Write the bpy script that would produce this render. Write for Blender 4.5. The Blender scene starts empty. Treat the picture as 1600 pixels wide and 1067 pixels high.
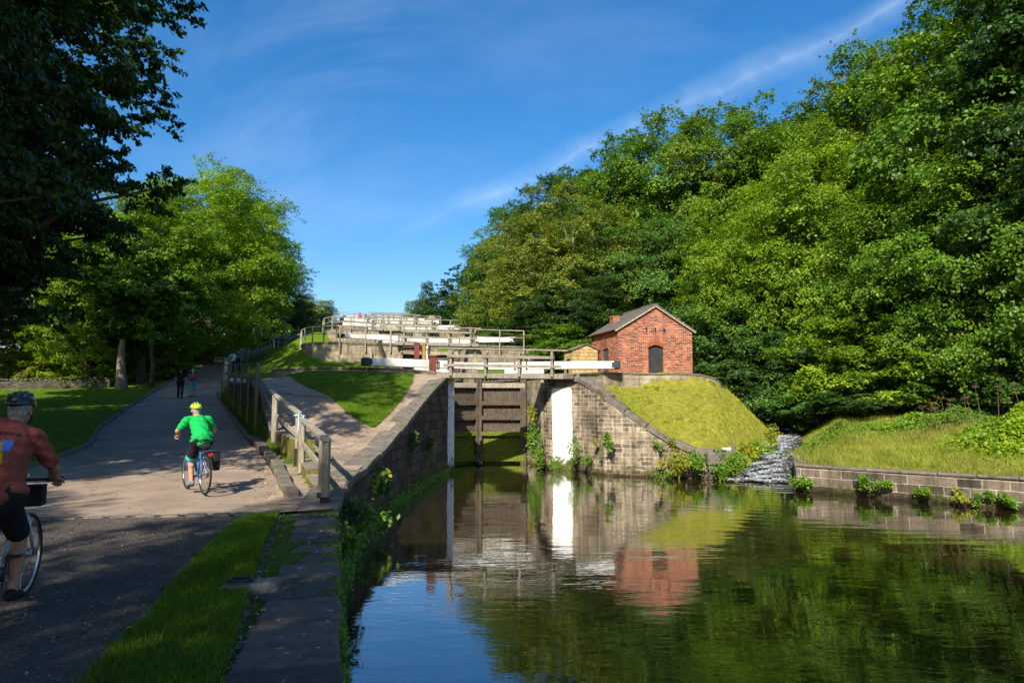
import bpy, math, random
import numpy as np
from mathutils import Vector, Matrix, Euler
from mathutils.bvhtree import BVHTree
random.seed(7)
rng = np.random.default_rng(7)
SC = bpy.context.scene
COL = SC.collection
R = math.radians
# ------------------------------------------------------------------ camera
HC, FPX = 2.95, 1067.0
PITCH = math.atan(93.5/FPX)
cam_d = bpy.data.cameras.new('camera'); cam = bpy.data.objects.new('camera', cam_d); COL.objects.link(cam)
cam.location = (0, 0, HC); cam.rotation_euler = (math.pi/2+PITCH, 0, 0)
cam_d.lens = 24.0; cam_d.sensor_width = 36; cam_d.clip_start = .05; cam_d.clip_end = 4000
SC.camera = cam
def at(px, py, D):
    """world point seen at photo pixel (px,py) at ground distance D"""
    u = (px-800)/FPX; v = (533.5-py)/FPX
    Y = math.cos(PITCH)-v*math.sin(PITCH); Z = v*math.cos(PITCH)+math.sin(PITCH)
    t = D/Y
    return Vector((u*t, D, HC+Z*t))
def interp(x, xs, ys): return np.interp(x, xs, ys)
# ------------------------------------------------------------------ tagging
def tag(o, label=None, cat=None, group=None, kind=None):
    if label: o['label'] = label
    if cat: o['category'] = cat
    if group: o['group'] = group
    if kind: o['kind'] = kind
    return o
def empty(name, loc=(0,0,0), rz=0, label=None, cat=None, group=None):
    o = bpy.data.objects.new(name, None); COL.objects.link(o)
    o.location = loc; o.rotation_euler = (0,0,rz); o.empty_display_size = .2
    return tag(o, label, cat, group)
def pmat(o):
    m = Matrix.LocRotScale(o.location, o.rotation_euler, o.scale)
    return pmat(o.parent) @ m if o.parent else m
class MB:
    def __init__(s): s.v=[]; s.f=[]; s.uv=[]; s.hasuv=False
    def add(s, vs, fs, uvs=None):
        b=len(s.v); s.v += [Vector(p) for p in vs]
        s.f += [tuple(b+i for i in f) for f in fs]
        if uvs: s.hasuv=True; s.uv += uvs
        else: s.uv += [None]*len(fs)
        return s
    def box(s, c, d, rz=0, M=None):
        x,y,z = d[0]/2,d[1]/2,d[2]/2
        vs=[Vector((i*x,j*y,k*z)) for k in (-1,1) for j in (-1,1) for i in (-1,1)]
        m = M if M is not None else Matrix.Rotation(rz,4,'Z')
        c=Vector(c); vs=[m@v + c for v in vs]
        return s.add(vs,[(0,2,3,1),(4,5,7,6),(0,1,5,4),(2,6,7,3),(0,4,6,2),(1,3,7,5)])
    def bar(s, p, q, w, h, up=(0,0,1)):
        p=Vector(p); q=Vector(q); d=q-p; L=d.length
        if L<1e-6: return s
        x=d/L; u=Vector(up)
        if abs(x.dot(u))>.98: u=Vector((0,1,0))
        y=u.cross(x).normalized(); z=x.cross(y)
        vs=[]
        for k in (-1,1):
            for j in (-1,1):
                for e in (p,q): vs.append(e+y*(j*w/2)+z*(k*h/2))
        return s.add(vs,[(0,2,3,1),(4,5,7,6),(0,1,5,4),(2,6,7,3),(0,4,6,2),(1,3,7,5)])
    def tube(s, pts, rad, n=8, cap=True):
        pts=[Vector(p) for p in pts]
        if not hasattr(rad,'__len__'): rad=[rad]*len(pts)
        vs=[]; prev=None
        for i,p in enumerate(pts):
            a=pts[max(0,i-1)]; b=pts[min(len(pts)-1,i+1)]
            d=(b-a).normalized()
            if prev is None:
                u=Vector((0,0,1)) if abs(d.z)<.9 else Vector((1,0,0))
                y=d.cross(u).normalized()
            else:
                y=(prev-d*prev.dot(d)).normalized()
            prev=y; z=d.cross(y)
            for k in range(n):
                t=2*math.pi*k/n; vs.append(p+(y*math.cos(t)+z*math.sin(t))*rad[i])
        fs=[]
        for i in range(len(pts)-1):
            for k in range(n):
                fs.append((i*n+k,i*n+(k+1)%n,(i+1)*n+(k+1)%n,(i+1)*n+k))
        if cap:
            fs.append(tuple(range(n-1,-1,-1))); m=(len(pts)-1)*n; fs.append(tuple(m+k for k in range(n)))
        return s.add(vs,fs)
    def ring(s, c, ax, r, tr, n=28, m=6):
        c=Vector(c); ax=Vector(ax).normalized(); u=Vector((0,0,1)) if abs(ax.z)<.9 else Vector((1,0,0))
        a=ax.cross(u).normalized(); b=ax.cross(a); vs=[]; fs=[]
        for i in range(n):
            t=2*math.pi*i/n; d=a*math.cos(t)+b*math.sin(t)
            for j in range(m):
                q=2*math.pi*j/m; vs.append(c+d*(r+tr*math.cos(q))+ax*(tr*math.sin(q)))
        for i in range(n):
            for j in range(m):
                fs.append((i*m+j,((i+1)%n)*m+j,((i+1)%n)*m+(j+1)%m,i*m+(j+1)%m))
        return s.add(vs,fs)
    def ell(s, c, r, n=16, m=10, M=None):
        c=Vector(c); r=(r,r,r) if not hasattr(r,'__len__') else r; vs=[]; fs=[]
        for i in range(m+1):
            a=math.pi*i/m
            for j in range(n):
                b=2*math.pi*j/n
                p=Vector((r[0]*math.sin(a)*math.cos(b),r[1]*math.sin(a)*math.sin(b),r[2]*math.cos(a)))
                if M is not None: p=M@p
                vs.append(c+p)
        for i in range(m):
            for j in range(n):
                fs.append((i*n+j,(i+1)*n+j,(i+1)*n+(j+1)%n,i*n+(j+1)%n))
        return s.add(vs,fs)
    def cap(s, p, q, r1, r2, n=14):
        """tapered capsule, for limbs"""
        s.ell(p,r1,n,8); s.ell(q,r2,n,8); return s.tube([p,q],[r1,r2],n)
    def prism(s, poly, z0, z1):
        n=len(poly); vs=[(p[0],p[1],z0) for p in poly]+[(p[0],p[1],z1) for p in poly]
        return s.add(vs,[tuple(range(n-1,-1,-1)),tuple(range(n,2*n))]+[(i,(i+1)%n,n+(i+1)%n,n+i) for i in range(n)])
    def build(s, name, mat, parent=None, world=False, smooth=False, bevel=0, **kw):
        me=bpy.data.meshes.new(name); vs=s.v
        if world and parent is not None:
            Mi=pmat(parent).inverted(); vs=[Mi@v for v in vs]
        me.from_pydata([tuple(v) for v in vs],[],s.f); me.update()
        boxuv(me, s.uv if s.hasuv else None)
        if mat: me.materials.append(mat)
        if smooth: me.polygons.foreach_set('use_smooth',[True]*len(me.polygons))
        o=bpy.data.objects.new(name,me); COL.objects.link(o)
        if parent is not None: o.parent=parent
        if bevel:
            b=o.modifiers.new('bevel','BEVEL'); b.width=bevel; b.segments=1; b.limit_method='ANGLE'; b.angle_limit=R(50)
        return tag(o,**kw)
def boxuv(me, given=None):
    uvl=me.uv_layers.new(name='UVMap'); d=uvl.data; vs=me.vertices
    for i,p in enumerate(me.polygons):
        g=given[i] if given else None
        if g:
            for k,li in enumerate(p.loop_indices): d[li].uv=g[k]
            continue
        n=p.normal
        if abs(n.z)>.75:
            for li in p.loop_indices:
                c=vs[me.loops[li].vertex_index].co; d[li].uv=(c.x,c.y)
        else:
            l=math.hypot(n.x,n.y); tx,ty=-n.y/l,n.x/l
            for li in p.loop_indices:
                c=vs[me.loops[li].vertex_index].co; d[li].uv=(c.x*tx+c.y*ty,c.z)
def npmesh(name, V, F, mat, smooth=False):
    """V (n,3), F (m,k) numpy"""
    me=bpy.data.meshes.new(name); k=F.shape[1]; m=F.shape[0]
    me.vertices.add(len(V)); me.vertices.foreach_set('co',V.astype(np.float32).ravel())
    me.loops.add(m*k); me.loops.foreach_set('vertex_index',F.astype(np.int32).ravel())
    me.polygons.add(m); me.polygons.foreach_set('loop_start',np.arange(0,m*k,k,dtype=np.int32))
    me.polygons.foreach_set('loop_total',np.full(m,k,dtype=np.int32))
    if smooth: me.polygons.foreach_set('use_smooth',np.ones(m,dtype=bool))
    me.update(calc_edges=True); me.validate()
    if mat: me.materials.append(mat)
    return me
def link(name, me, parent=None, **kw):
    o=bpy.data.objects.new(name,me); COL.objects.link(o)
    if parent is not None: o.parent=parent
    return tag(o,**kw)
# ------------------------------------------------------------------ materials
class NT:
    def __init__(s,name):
        m=bpy.data.materials.new(name); m.use_nodes=True; s.m=m; s.t=m.node_tree; s.t.nodes.clear()
        s.out=s.n('ShaderNodeOutputMaterial')
    def n(s,ty,**kw):
        x=s.t.nodes.new(ty)
        for k,v in kw.items(): setattr(x,k,v)
        return x
    def l(s,a,b): s.t.links.new(a,b)
    def setv(s,sock,v):
        if isinstance(v,bpy.types.NodeSocket): s.l(v,sock)
        elif v is not None:
            if sock.type=='RGBA' and len(v)==3: v=(*v,1)
            sock.default_value=v
    def coord(s,which='Object',scale=(1,1,1),rot=(0,0,0),loc=(0,0,0)):
        c=s.n('ShaderNodeTexCoord'); mp=s.n('ShaderNodeMapping')
        mp.inputs['Scale'].default_value=scale; mp.inputs['Rotation'].default_value=rot; mp.inputs['Location'].default_value=loc
        s.l(c.outputs[which],mp.inputs['Vector']); return mp.outputs[0]
    def pos(s):
        return s.n('ShaderNodeNewGeometry').outputs['Position']
    def noise(s,vec,scale,detail=4,rough=.55,dist=0):
        x=s.n('ShaderNodeTexNoise'); x.inputs['Scale'].default_value=scale; x.inputs['Detail'].default_value=detail
        x.inputs['Roughness'].default_value=rough; x.inputs['Distortion'].default_value=dist
        if vec is not None: s.l(vec,x.inputs['Vector'])
        return x.outputs['Fac']
    def ramp(s,fac,stops,interp='LINEAR'):
        x=s.n('ShaderNodeValToRGB'); x.color_ramp.interpolation=interp; e=x.color_ramp.elements
        while len(e)<len(stops): e.new(.5)
        for i,(p,c) in enumerate(stops):
            e[i].position=p
            if not hasattr(c,'__len__'): c=(c,c,c)
            e[i].color=(*c,1)
        s.l(fac,x.inputs[0]); return x.outputs[0]
    def mix(s,fac,a,b,mode='MIX'):
        x=s.n('ShaderNodeMix',data_type='RGBA',blend_type=mode); x.clamp_factor=True
        s.setv(x.inputs[0],fac); s.setv(x.inputs[6],a); s.setv(x.inputs[7],b); return x.outputs[2]
    def math(s,op,a,b=None,c=None):
        x=s.n('ShaderNodeMath',operation=op)
        for i,v in enumerate((a,b,c)):
            if v is not None: s.setv(x.inputs[i],v)
        return x.outputs[0]
    def sep(s,vec):
        x=s.n('ShaderNodeSeparateXYZ'); s.l(vec,x.inputs[0]); return x.outputs
    def bump(s,h,strength=.3,dist=.02,normal=None):
        x=s.n('ShaderNodeBump'); x.inputs['Strength'].default_value=strength; x.inputs['Distance'].default_value=dist
        s.l(h,x.inputs['Height'])
        if normal is not None: s.l(normal,x.inputs['Normal'])
        return x.outputs[0]
    def pr(s,col,rough=.8,spec=.3,normal=None,metal=0,**kw):
        p=s.n('ShaderNodeBsdfPrincipled'); s.setv(p.inputs['Base Color'],col); s.setv(p.inputs['Roughness'],rough)
        p.inputs['Specular IOR Level'].default_value=spec; p.inputs['Metallic'].default_value=metal
        if normal is not None: s.l(normal,p.inputs['Normal'])
        for k,v in kw.items(): s.setv(p.inputs[k.replace('_',' ')],v)
        return p.outputs[0]
    def fin(s,sh): s.l(sh,s.out.inputs[0]); return s.m
def plain(name,col,rough=.6,spec=.4,metal=0,var=.15,bs=0,scale=12):
    t=NT(name); v=t.coord('Object'); n=t.noise(v,scale,4)
    dark=tuple(c*(1-var*1.6) for c in col); lite=tuple(min(1,c*(1+var)) for c in col)
    c=t.ramp(n,[(.3,dark),(.7,lite)])
    nm=t.bump(t.noise(v,scale*4,3),.4,bs) if bs else None
    return t.fin(t.pr(c,rough,spec,nm,metal))
def stone_mat(name,bw,bh,c1,c2,mortar,msize=.012,dirt=.5,moss=.35,mossz=1.6,streak=.5,mortarw=1.0,wonk=.02,hue=None):
    t=NT(name)
    uv=t.coord('UV'); P=t.pos()
    # wonky joints
    wn=t.n('ShaderNodeTexNoise'); wn.inputs['Scale'].default_value=1.7; wn.inputs['Detail'].default_value=3; t.l(uv,wn.inputs['Vector'])
    vm=t.n('ShaderNodeVectorMath',operation='MULTIPLY_ADD'); t.l(wn.outputs['Color'],vm.inputs[0]); vm.inputs[1].default_value=(wonk*4,wonk*2,0); t.l(uv,vm.inputs[2])
    b=t.n('ShaderNodeTexBrick'); t.l(vm.outputs[0],b.inputs['Vector'])
    b.inputs['Scale'].default_value=1; b.inputs['Brick Width'].default_value=bw; b.inputs['Row Height'].default_value=bh
    b.inputs['Mortar Size'].default_value=msize; b.inputs['Mortar Smooth'].default_value=.25; b.inputs['Bias'].default_value=0
    b.inputs['Color1'].default_value=(*c1,1); b.inputs['Color2'].default_value=(*c2,1); b.inputs['Mortar'].default_value=(*mortar,1)
    b.offset=.5; b.squash=1.25; b.squash_frequency=3
    col=b.outputs['Color']
    if hue is not None:
        h1=t.ramp(t.noise(uv,.9,3),[(.42,(1,1,1)),(.62,hue)]); col=t.mix(.8,col,h1,'MULTIPLY')
    grain=t.noise(P,9,6,.65)
    col=t.mix(.75,col,t.ramp(grain,[(.28,.55),(.5,1),(.75,1.35)]),'MULTIPLY')
    big=t.noise(P,.7,4,.6)
    col=t.mix(dirt,col,t.ramp(big,[(.35,(.3,.27,.23)),(.6,(1.1,1.05,1))]),'MULTIPLY')
    st=t.noise(t.coord('UV',(4.5,.28,1)),1.3,4,.6)
    col=t.mix(streak,col,t.ramp(st,[(.36,(.25,.22,.18)),(.52,(1,1,1)),(.7,(1.25,1.2,1.1))]),'MULTIPLY')
    z=t.sep(P)[2]
    if mossz<=0: mossz=.01
    lo=t.math('MAXIMUM',t.math('SUBTRACT',1.0,t.math('DIVIDE',z,mossz)),-2.0)
    mf=t.math('MULTIPLY_ADD',t.noise(P,2.3,6,.7),1.6,t.math('SUBTRACT',t.math('MULTIPLY',lo,.5),1.0-moss*.55))
    mf=t.ramp(mf,[(.35,0),(.55,1)])
    mc=t.ramp(t.noise(P,14,3),[(.35,(.02,.032,.006)),(.65,(.10,.12,.018))])
    col=t.mix(t.math('MULTIPLY',mf,.8),col,mc)
    wet=t.ramp(t.math('ADD',z,t.math('MULTIPLY',grain,.3)),[(.18,(.25,.2,.13)),(.42,(1,1,1))])
    col=t.mix(1,col,wet,'MULTIPLY')
    hgt=t.math('ADD',t.math('MULTIPLY',b.outputs['Fac'],-1.0),t.math('MULTIPLY',t.noise(P,14,5,.7),.5))
    return t.fin(t.pr(col,.88,.25,t.bump(hgt,.9,.03)))
def wood_mat(name,c1,c2,rough=.85,scale=1.0,moss=0,peel=None):
    t=NT(name); P=t.coord('Object')
    uv=t.coord('UV')
    g=t.noise(t.coord('Object',(16*scale,16*scale,2*scale)),2.2,5,.65,.3)
    col=t.ramp(g,[(.3,c1),(.68,c2)])
    bl=t.noise(P,1.6,4,.6); col=t.mix(.6,col,t.ramp(bl,[(.3,.55),(.65,1.2)]),'MULTIPLY')
    if moss:
        mf=t.ramp(t.noise(t.pos(),3.0,6,.72),[(.5-.25*moss,0),(.62-.2*moss,1)])
        col=t.mix(mf,col,t.ramp(t.noise(P,20,3),[(.3,(.02,.035,.004)),(.5,(.11,.14,.01)),(.75,(.26,.30,.02))]))
    if peel:
        pf=t.ramp(t.noise(t.coord('Object',(1.2,8,8)),3,5,.7),[(.60,0),(.70,1)])
        col=t.mix(t.math('MULTIPLY',pf,.5),col,peel)
    return t.fin(t.pr(col,rough,.25,t.bump(g,.6,.012)))
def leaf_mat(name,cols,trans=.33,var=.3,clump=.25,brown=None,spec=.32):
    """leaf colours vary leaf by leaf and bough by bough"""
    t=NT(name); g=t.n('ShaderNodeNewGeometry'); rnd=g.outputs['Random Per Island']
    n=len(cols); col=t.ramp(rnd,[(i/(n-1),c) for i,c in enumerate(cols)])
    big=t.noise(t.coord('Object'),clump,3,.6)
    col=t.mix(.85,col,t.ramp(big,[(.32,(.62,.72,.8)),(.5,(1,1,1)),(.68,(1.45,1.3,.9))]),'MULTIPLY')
    if brown:
        bf=t.ramp(t.noise(t.coord('Object',loc=(9,3,4)),clump*1.4,3),[(.60,0),(.72,1)])
        bf=t.math('MULTIPLY',bf,t.math('GREATER_THAN',rnd,.45))
        col=t.mix(bf,col,brown)
    p=t.n('ShaderNodeBsdfPrincipled'); t.l(col,p.inputs['Base Color']); p.inputs['Roughness'].default_value=.45
    p.inputs['Specular IOR Level'].default_value=spec
    tr=t.n('ShaderNodeBsdfTranslucent'); tc=t.mix(1,col,(1.3,1.35,.5),'MULTIPLY'); t.l(tc,tr.inputs[0])
    mx=t.n('ShaderNodeMixShader'); mx.inputs[0].default_value=trans; t.l(p.outputs[0],mx.inputs[1]); t.l(tr.outputs[0],mx.inputs[2])
    return t.fin(mx.outputs[0])
M={}
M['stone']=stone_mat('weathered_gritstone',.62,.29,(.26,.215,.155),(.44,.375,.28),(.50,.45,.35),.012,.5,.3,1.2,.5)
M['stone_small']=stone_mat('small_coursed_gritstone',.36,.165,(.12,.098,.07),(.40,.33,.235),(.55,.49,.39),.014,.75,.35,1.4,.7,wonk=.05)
M['stone_dark']=stone_mat('shade_dark_gritstone',.7,.32,(.028,.023,.018),(.12,.098,.075),(.022,.019,.015),.02,.5,.4,1.8,.5)  # shade on these wall faces is put into the darker stone colour
M['stone_bank']=stone_mat('bank_wall_stone',.62,.26,(.07,.058,.045),(.25,.21,.16),(.40,.34,.25),.02,.75,.45,.9,.5)
M['stone_up']=stone_mat('upper_lock_stone',.55,.27,(.27,.225,.15),(.42,.36,.25),(.30,.26,.19),.01,.5,.0,0,.6)
M['yellow_stone']=stone_mat('yellow_sandstone',.5,.2,(.46,.32,.12),(.55,.42,.2),(.28,.2,.1),.012,.35,.0,0,.3)
M['dry_stone']=stone_mat('dry_stone_walling',.3,.14,(.07,.06,.05),(.16,.14,.11),(.03,.03,.025),.02,.4,.3,30,.2,wonk=.08)
def coping_mat():
    t=NT('coping_stone_top'); P=t.pos(); g=t.noise(P,5,6,.7)
    col=t.ramp(g,[(.25,(.075,.062,.05)),(.55,(.17,.145,.115)),(.8,(.27,.235,.185))])
    col=t.mix(t.ramp(t.noise(P,1.1,5,.7),[(.56,0),(.68,1)]),col,t.ramp(t.noise(P,22,3),[(.3,(.03,.045,.008)),(.7,(.13,.14,.03))]))
    li=t.ramp(t.noise(P,3.4,5,.8),[(.66,0),(.7,1)]); col=t.mix(t.math('MULTIPLY',li,.5),col,(.4,.38,.32))
    return t.fin(t.pr(col,.9,.2,t.bump(t.noise(P,18,6,.7),.6,.02)))
M['coping']=coping_mat()
def quaytop():
    t=NT('quay_flag'); P=t.pos(); g=t.noise(P,7,6,.7)
    col=t.ramp(g,[(.25,(.05,.042,.035)),(.55,(.105,.09,.075)),(.8,(.17,.15,.125))])
    col=t.mix(t.ramp(t.noise(P,1.6,5,.75),[(.60,0),(.70,1)]),col,(.05,.06,.018))
    oi=t.n('ShaderNodeObjectInfo'); col=t.mix(.9,col,t.ramp(oi.outputs['Random'],[(0,(.62,.62,.66)),(.5,(1,.98,.95)),(1,(1.35,1.28,1.2))]),'MULTIPLY')
    col=t.mix(t.ramp(t.noise(P,5.5,5,.8),[(.62,0),(.66,1)]),col,(.36,.35,.33))
    return t.fin(t.pr(col,.85,.3,t.bump(t.noise(P,24,6,.75),.8,.02)))
M['quay']=quaytop()
def paving():
    t=NT('worn_stone_setts'); P=t.pos()
    b=t.n('ShaderNodeTexBrick'); mp=t.coord('Object',(1,1,1),(0,0,R(14))); t.l(mp,b.inputs['Vector'])
    b.inputs['Scale'].default_value=1; b.inputs['Brick Width'].default_value=.95; b.inputs['Row Height'].default_value=.6; b.inputs['Mortar Size'].default_value=.012; b.inputs['Mortar Smooth'].default_value=.4
    b.inputs['Color1'].default_value=(.29,.215,.145,1); b.inputs['Color2'].default_value=(.35,.265,.185,1); b.inputs['Mortar'].default_value=(.17,.13,.09,1)
    g=t.noise(P,7,7,.78); col=t.mix(.95,b.outputs['Color'],t.ramp(g,[(.3,.6),(.5,1),(.75,1.35)]),'MULTIPLY')
    col=t.mix(.7,col,t.ramp(t.noise(P,.8,4),[(.35,.6),(.65,1.2)]),'MULTIPLY')
    ms=t.ramp(t.noise(P,1.3,6,.75),[(.60,0),(.70,1)]); col=t.mix(ms,col,(.16,.16,.035))
    return t.fin(t.pr(col,.9,.25,t.bump(t.math('ADD',t.math('MULTIPLY',b.outputs['Fac'],-.5),g),.5,.02)))
M['paving']=paving()
def asphalt(name,c,gravel=False):
    t=NT(name); P=t.pos(); f=t.noise(P,26 if gravel else 60,6,.85); g=t.noise(P,1.3,5,.6)
    col=t.ramp(f,[(.25,tuple(x*.45 for x in c)),(.5,c),(.78,tuple(x*(2.3 if gravel else 1.5) for x in c))])
    col=t.mix(.7,col,t.ramp(g,[(.3,.68),(.65,1.2)]),'MULTIPLY')
    # tyre-worn lanes, patches and cracks
    pt=t.ramp(t.noise(P,.45,3,.5,.6),[(.47,(1,1,1)),(.53,(.82,.81,.82))]); col=t.mix(.7,col,pt,'MULTIPLY')
    v=t.n('ShaderNodeTexVoronoi',feature='DISTANCE_TO_EDGE'); v.inputs['Scale'].default_value=.55
    wn=t.n('ShaderNodeVectorMath',operation='ADD'); nz=t.n('ShaderNodeTexNoise'); nz.inputs['Scale'].default_value=1.6; t.l(P,nz.inputs['Vector']); t.l(nz.outputs['Color'],wn.inputs[0]); t.l(P,wn.inputs[1]); t.l(wn.outputs[0],v.inputs['Vector'])
    cr=t.ramp(v.outputs['Distance'],[(.004,.45),(.012,1)]); 
    if not gravel: col=t.mix(.55,col,cr,'MULTIPLY')
    return t.fin(t.pr(col,.9,.25,t.bump(f,.8 if gravel else .35,.03 if gravel else .01)))
M['road']=asphalt('pinkish_tarmac',(.31,.235,.168)); M['gravel']=asphalt('trodden_gravel',(.10,.082,.066),True)  # gravel colour also lowered to deepen the foreground shade
def grass_ground():
    t=NT('grass_ground'); P=t.pos(); f=t.noise(P,34,5,.8); g=t.noise(P,.55,5,.65); m=t.noise(P,4,4,.6)
    col=t.ramp(f,[(.25,(.03,.06,.003)),(.5,(.09,.16,.006)),(.8,(.17,.24,.015))])
    # parched, yellower turf on the right-hand mound and bank
    x=t.sep(P)[0]; dry=t.math('MULTIPLY_ADD',t.math('SUBTRACT',g,.5),3.0,t.math('MULTIPLY',t.math('SUBTRACT',x,2.0),.6)); dry=t.ramp(dry,[(0,0),(1,1)])
    c2=t.ramp(t.math('ADD',t.math('MULTIPLY',f,.6),t.math('MULTIPLY',m,.4)),[(.3,(.08,.10,.01)),(.46,(.22,.22,.02)),(.58,(.36,.30,.05)),(.75,(.44,.34,.12))])
    col=t.mix(dry,col,c2)
    return t.fin(t.pr(col,.9,.15,t.bump(f,1,.06)))
M['ground']=grass_ground()
def blade(name,cols):
    t=NT(name); g=t.n('ShaderNodeNewGeometry'); rnd=g.outputs['Random Per Island']; n=len(cols)
    col=t.ramp(rnd,[(i/(n-1),c) for i,c in enumerate(cols)])
    col=t.mix(.8,col,t.ramp(t.noise(g.outputs['Position'],.9,4,.6),[(.35,.65),(.65,1.3)]),'MULTIPLY')
    p=t.n('ShaderNodeBsdfPrincipled'); t.l(col,p.inputs['Base Color']); p.inputs['Roughness'].default_value=.55; p.inputs['Specular IOR Level'].default_value=.25
    tr=t.n('ShaderNodeBsdfTranslucent'); t.l(col,tr.inputs[0]); mx=t.n('ShaderNodeMixShader'); mx.inputs[0].default_value=.35
    t.l(p.outputs[0],mx.inputs[1]); t.l(tr.outputs[0],mx.inputs[2]); return t.fin(mx.outputs[0])
M['blade']=blade('lawn_blades',[(.06,.14,.004),(.12,.24,.006),(.19,.31,.012)])
M['blade_dry']=blade('dry_grass_blades',[(.12,.20,.010),(.22,.30,.018),(.36,.33,.06),(.16,.26,.012),(.30,.34,.03),(.46,.38,.15)])
M['_x']=blade('mown_dry_blades',[(.18,.25,.012),(.28,.33,.02),(.38,.36,.05),(.44,.36,.11)])
def mown():
    t=NT('parched_mown_blades'); g=t.n('ShaderNodeNewGeometry'); rnd=g.outputs['Random Per Island']; P=g.outputs['Position']
    a=t.ramp(rnd,[(0,(.13,.20,.008)),(.5,(.27,.34,.016)),(1,(.42,.46,.03))]); b=t.ramp(rnd,[(0,(.24,.17,.05)),(.5,(.42,.32,.09)),(1,(.56,.44,.18))])
    k=t.ramp(t.noise(P,1.7,6,.75),[(.47,0),(.66,1)]); col=t.mix(k,a,b)
    col=t.mix(.8,col,t.ramp(t.noise(P,4,5,.75),[(.38,.42),(.56,1.15)]),'MULTIPLY')
    return t.fin(t.pr(col,.6,.2))
M['blade_mown']=mown()
def brick():
    t=NT('red_brick'); uv=t.coord('UV'); P=t.pos()
    b=t.n('ShaderNodeTexBrick'); t.l(uv,b.inputs['Vector']); b.inputs['Scale'].default_value=1
    b.inputs['Brick Width'].default_value=.24; b.inputs['Row Height'].default_value=.088; b.inputs['Mortar Size'].default_value=.009; b.inputs['Mortar Smooth'].default_value=.2
    b.inputs['Color1'].default_value=(.22,.04,.022,1); b.inputs['Color2'].default_value=(.52,.14,.045,1); b.inputs['Mortar'].default_value=(.52,.42,.33,1)
    # cell tint: some bricks burnt dark
    mp=t.coord('UV',(1/.24,1/.088,1)); fl=t.n('ShaderNodeVectorMath',operation='FLOOR'); t.l(mp,fl.inputs[0])
    wn=t.n('ShaderNodeTexWhiteNoise',noise_dimensions='2D'); t.l(fl.outputs[0],wn.inputs['Vector'])
    tint=t.ramp(wn.outputs['Value'],[(.0,(.22,.22,.32)),(.2,(.45,.4,.45)),(.33,(1,1,1)),(.8,(1.05,1.05,1)),(1,(1.35,1.5,1.4))])
    col=t.mix(t.math('SUBTRACT',1.0,b.outputs['Fac']),b.outputs['Color'],t.mix(1,b.outputs['Color'],tint,'MULTIPLY'))
    col=t.mix(.7,col,t.ramp(t.noise(P,1.2,5,.6),[(.35,(.62,.58,.6)),(.6,(1.08,1.05,1))]),'MULTIPLY')
    col=t.mix(.5,col,t.ramp(t.noise(P,25,4,.7),[(.3,.7),(.7,1.2)]),'MULTIPLY')
    return t.fin(t.pr(col,.88,.2,t.bump(t.math('MULTIPLY',b.outputs['Fac'],-1.0),.8,.01)))
M['brick']=brick()
def slate():
    t=NT('stone_roof_slates'); uv=t.coord('Object'); P=t.pos()
    f=t.noise(P,6,6,.7); col=t.ramp(f,[(.25,(.09,.085,.075)),(.5,(.17,.155,.13)),(.8,(.26,.235,.19))])
    col=t.mix(t.ramp(t.noise(P,2.5,5,.7),[(.6,0),(.7,1)]),col,(.12,.12,.04))
    return t.fin(t.pr(col,.8,.3,t.bump(f,.6,.02)))
M['slate']=slate()
M['timber']=wood_mat('weathered_grey_timber',(.17,.145,.105),(.40,.355,.27))
M['timber_dark']=wood_mat('shaded_old_timber',(.09,.075,.055),(.23,.19,.145))  # darker copy of the grey timber, with shade put into its colour
M['gate_wood']=wood_mat('gate_oak_planks',(.022,.017,.012),(.16,.125,.09),moss=0)
M['gate_wet']=wood_mat('gate_planks_wet_mossy',(.045,.035,.02),(.12,.10,.04),moss=.95)
M['gate_pale']=wood_mat('gate_rail_bleached',(.16,.125,.09),(.50,.43,.33))
def white():
    t=NT('chalky_white_paint'); P=t.coord('Object'); g=t.noise(t.coord('Object',(2,9,9)),3,5,.7)
    col=t.ramp(t.noise(P,4,5,.7),[(.25,(.66,.65,.62)),(.5,(.82,.82,.80))])
    pf=t.ramp(g,[(.60,0),(.68,1)]); col=t.mix(t.math('MULTIPLY',pf,.75),col,(.20,.17,.13)); col=t.mix(.7,col,t.ramp(t.noise(P,.9,5,.7),[(.4,(.62,.62,.55)),(.6,(1,1,1))]),'MULTIPLY')
    return t.fin(t.pr(col,.6,.3,t.bump(g,.4,.01)))
M['white']=white()
def whitewash():
    t=NT('whitewashed_stone'); P=t.pos(); uv=t.coord('UV')
    b=t.n('ShaderNodeTexBrick'); t.l(uv,b.inputs['Vector']); b.inputs['Scale'].default_value=1; b.inputs['Brick Width'].default_value=.5; b.inputs['Row Height'].default_value=.28; b.inputs['Mortar Size'].default_value=.012; b.inputs['Mortar Smooth'].default_value=.6
    z=t.sep(P)[2]; n=t.noise(P,3.2,6,.75)
    k=t.ramp(t.math('ADD',z,t.math('MULTIPLY',n,1.6)),[(.9,0),(1.5,1)])
    pe=t.ramp(t.noise(P,5,7,.85),[(.53,1),(.60,.35)])
    col=t.mix(t.math('MULTIPLY',k,pe),(.20,.17,.12),(.83,.83,.81))
    ms=t.ramp(t.math('SUBTRACT',n,t.math('MULTIPLY',z,.35)),[(.28,0),(.4,1)]); col=t.mix(ms,col,(.07,.085,.015))
    return t.fin(t.pr(col,.8,.2,t.bump(t.math('ADD',t.math('MULTIPLY',b.outputs['Fac'],-1.0),n),.6,.02)))
M['whitewash']=whitewash()
M['black']=plain('black_paint_and_gloom',(.03,.032,.035),.5,.4,0,.3,.004)
M['darkwood']=wood_mat('dark_painted_planks',(.02,.022,.024),(.05,.052,.056))
M['door_side']=wood_mat('slate_blue_shutter',(.045,.055,.065),(.08,.095,.11))
M['maroon']=plain('faded_maroon_paint',(.20,.045,.04),.6,.3,0,.25,.004)
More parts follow.
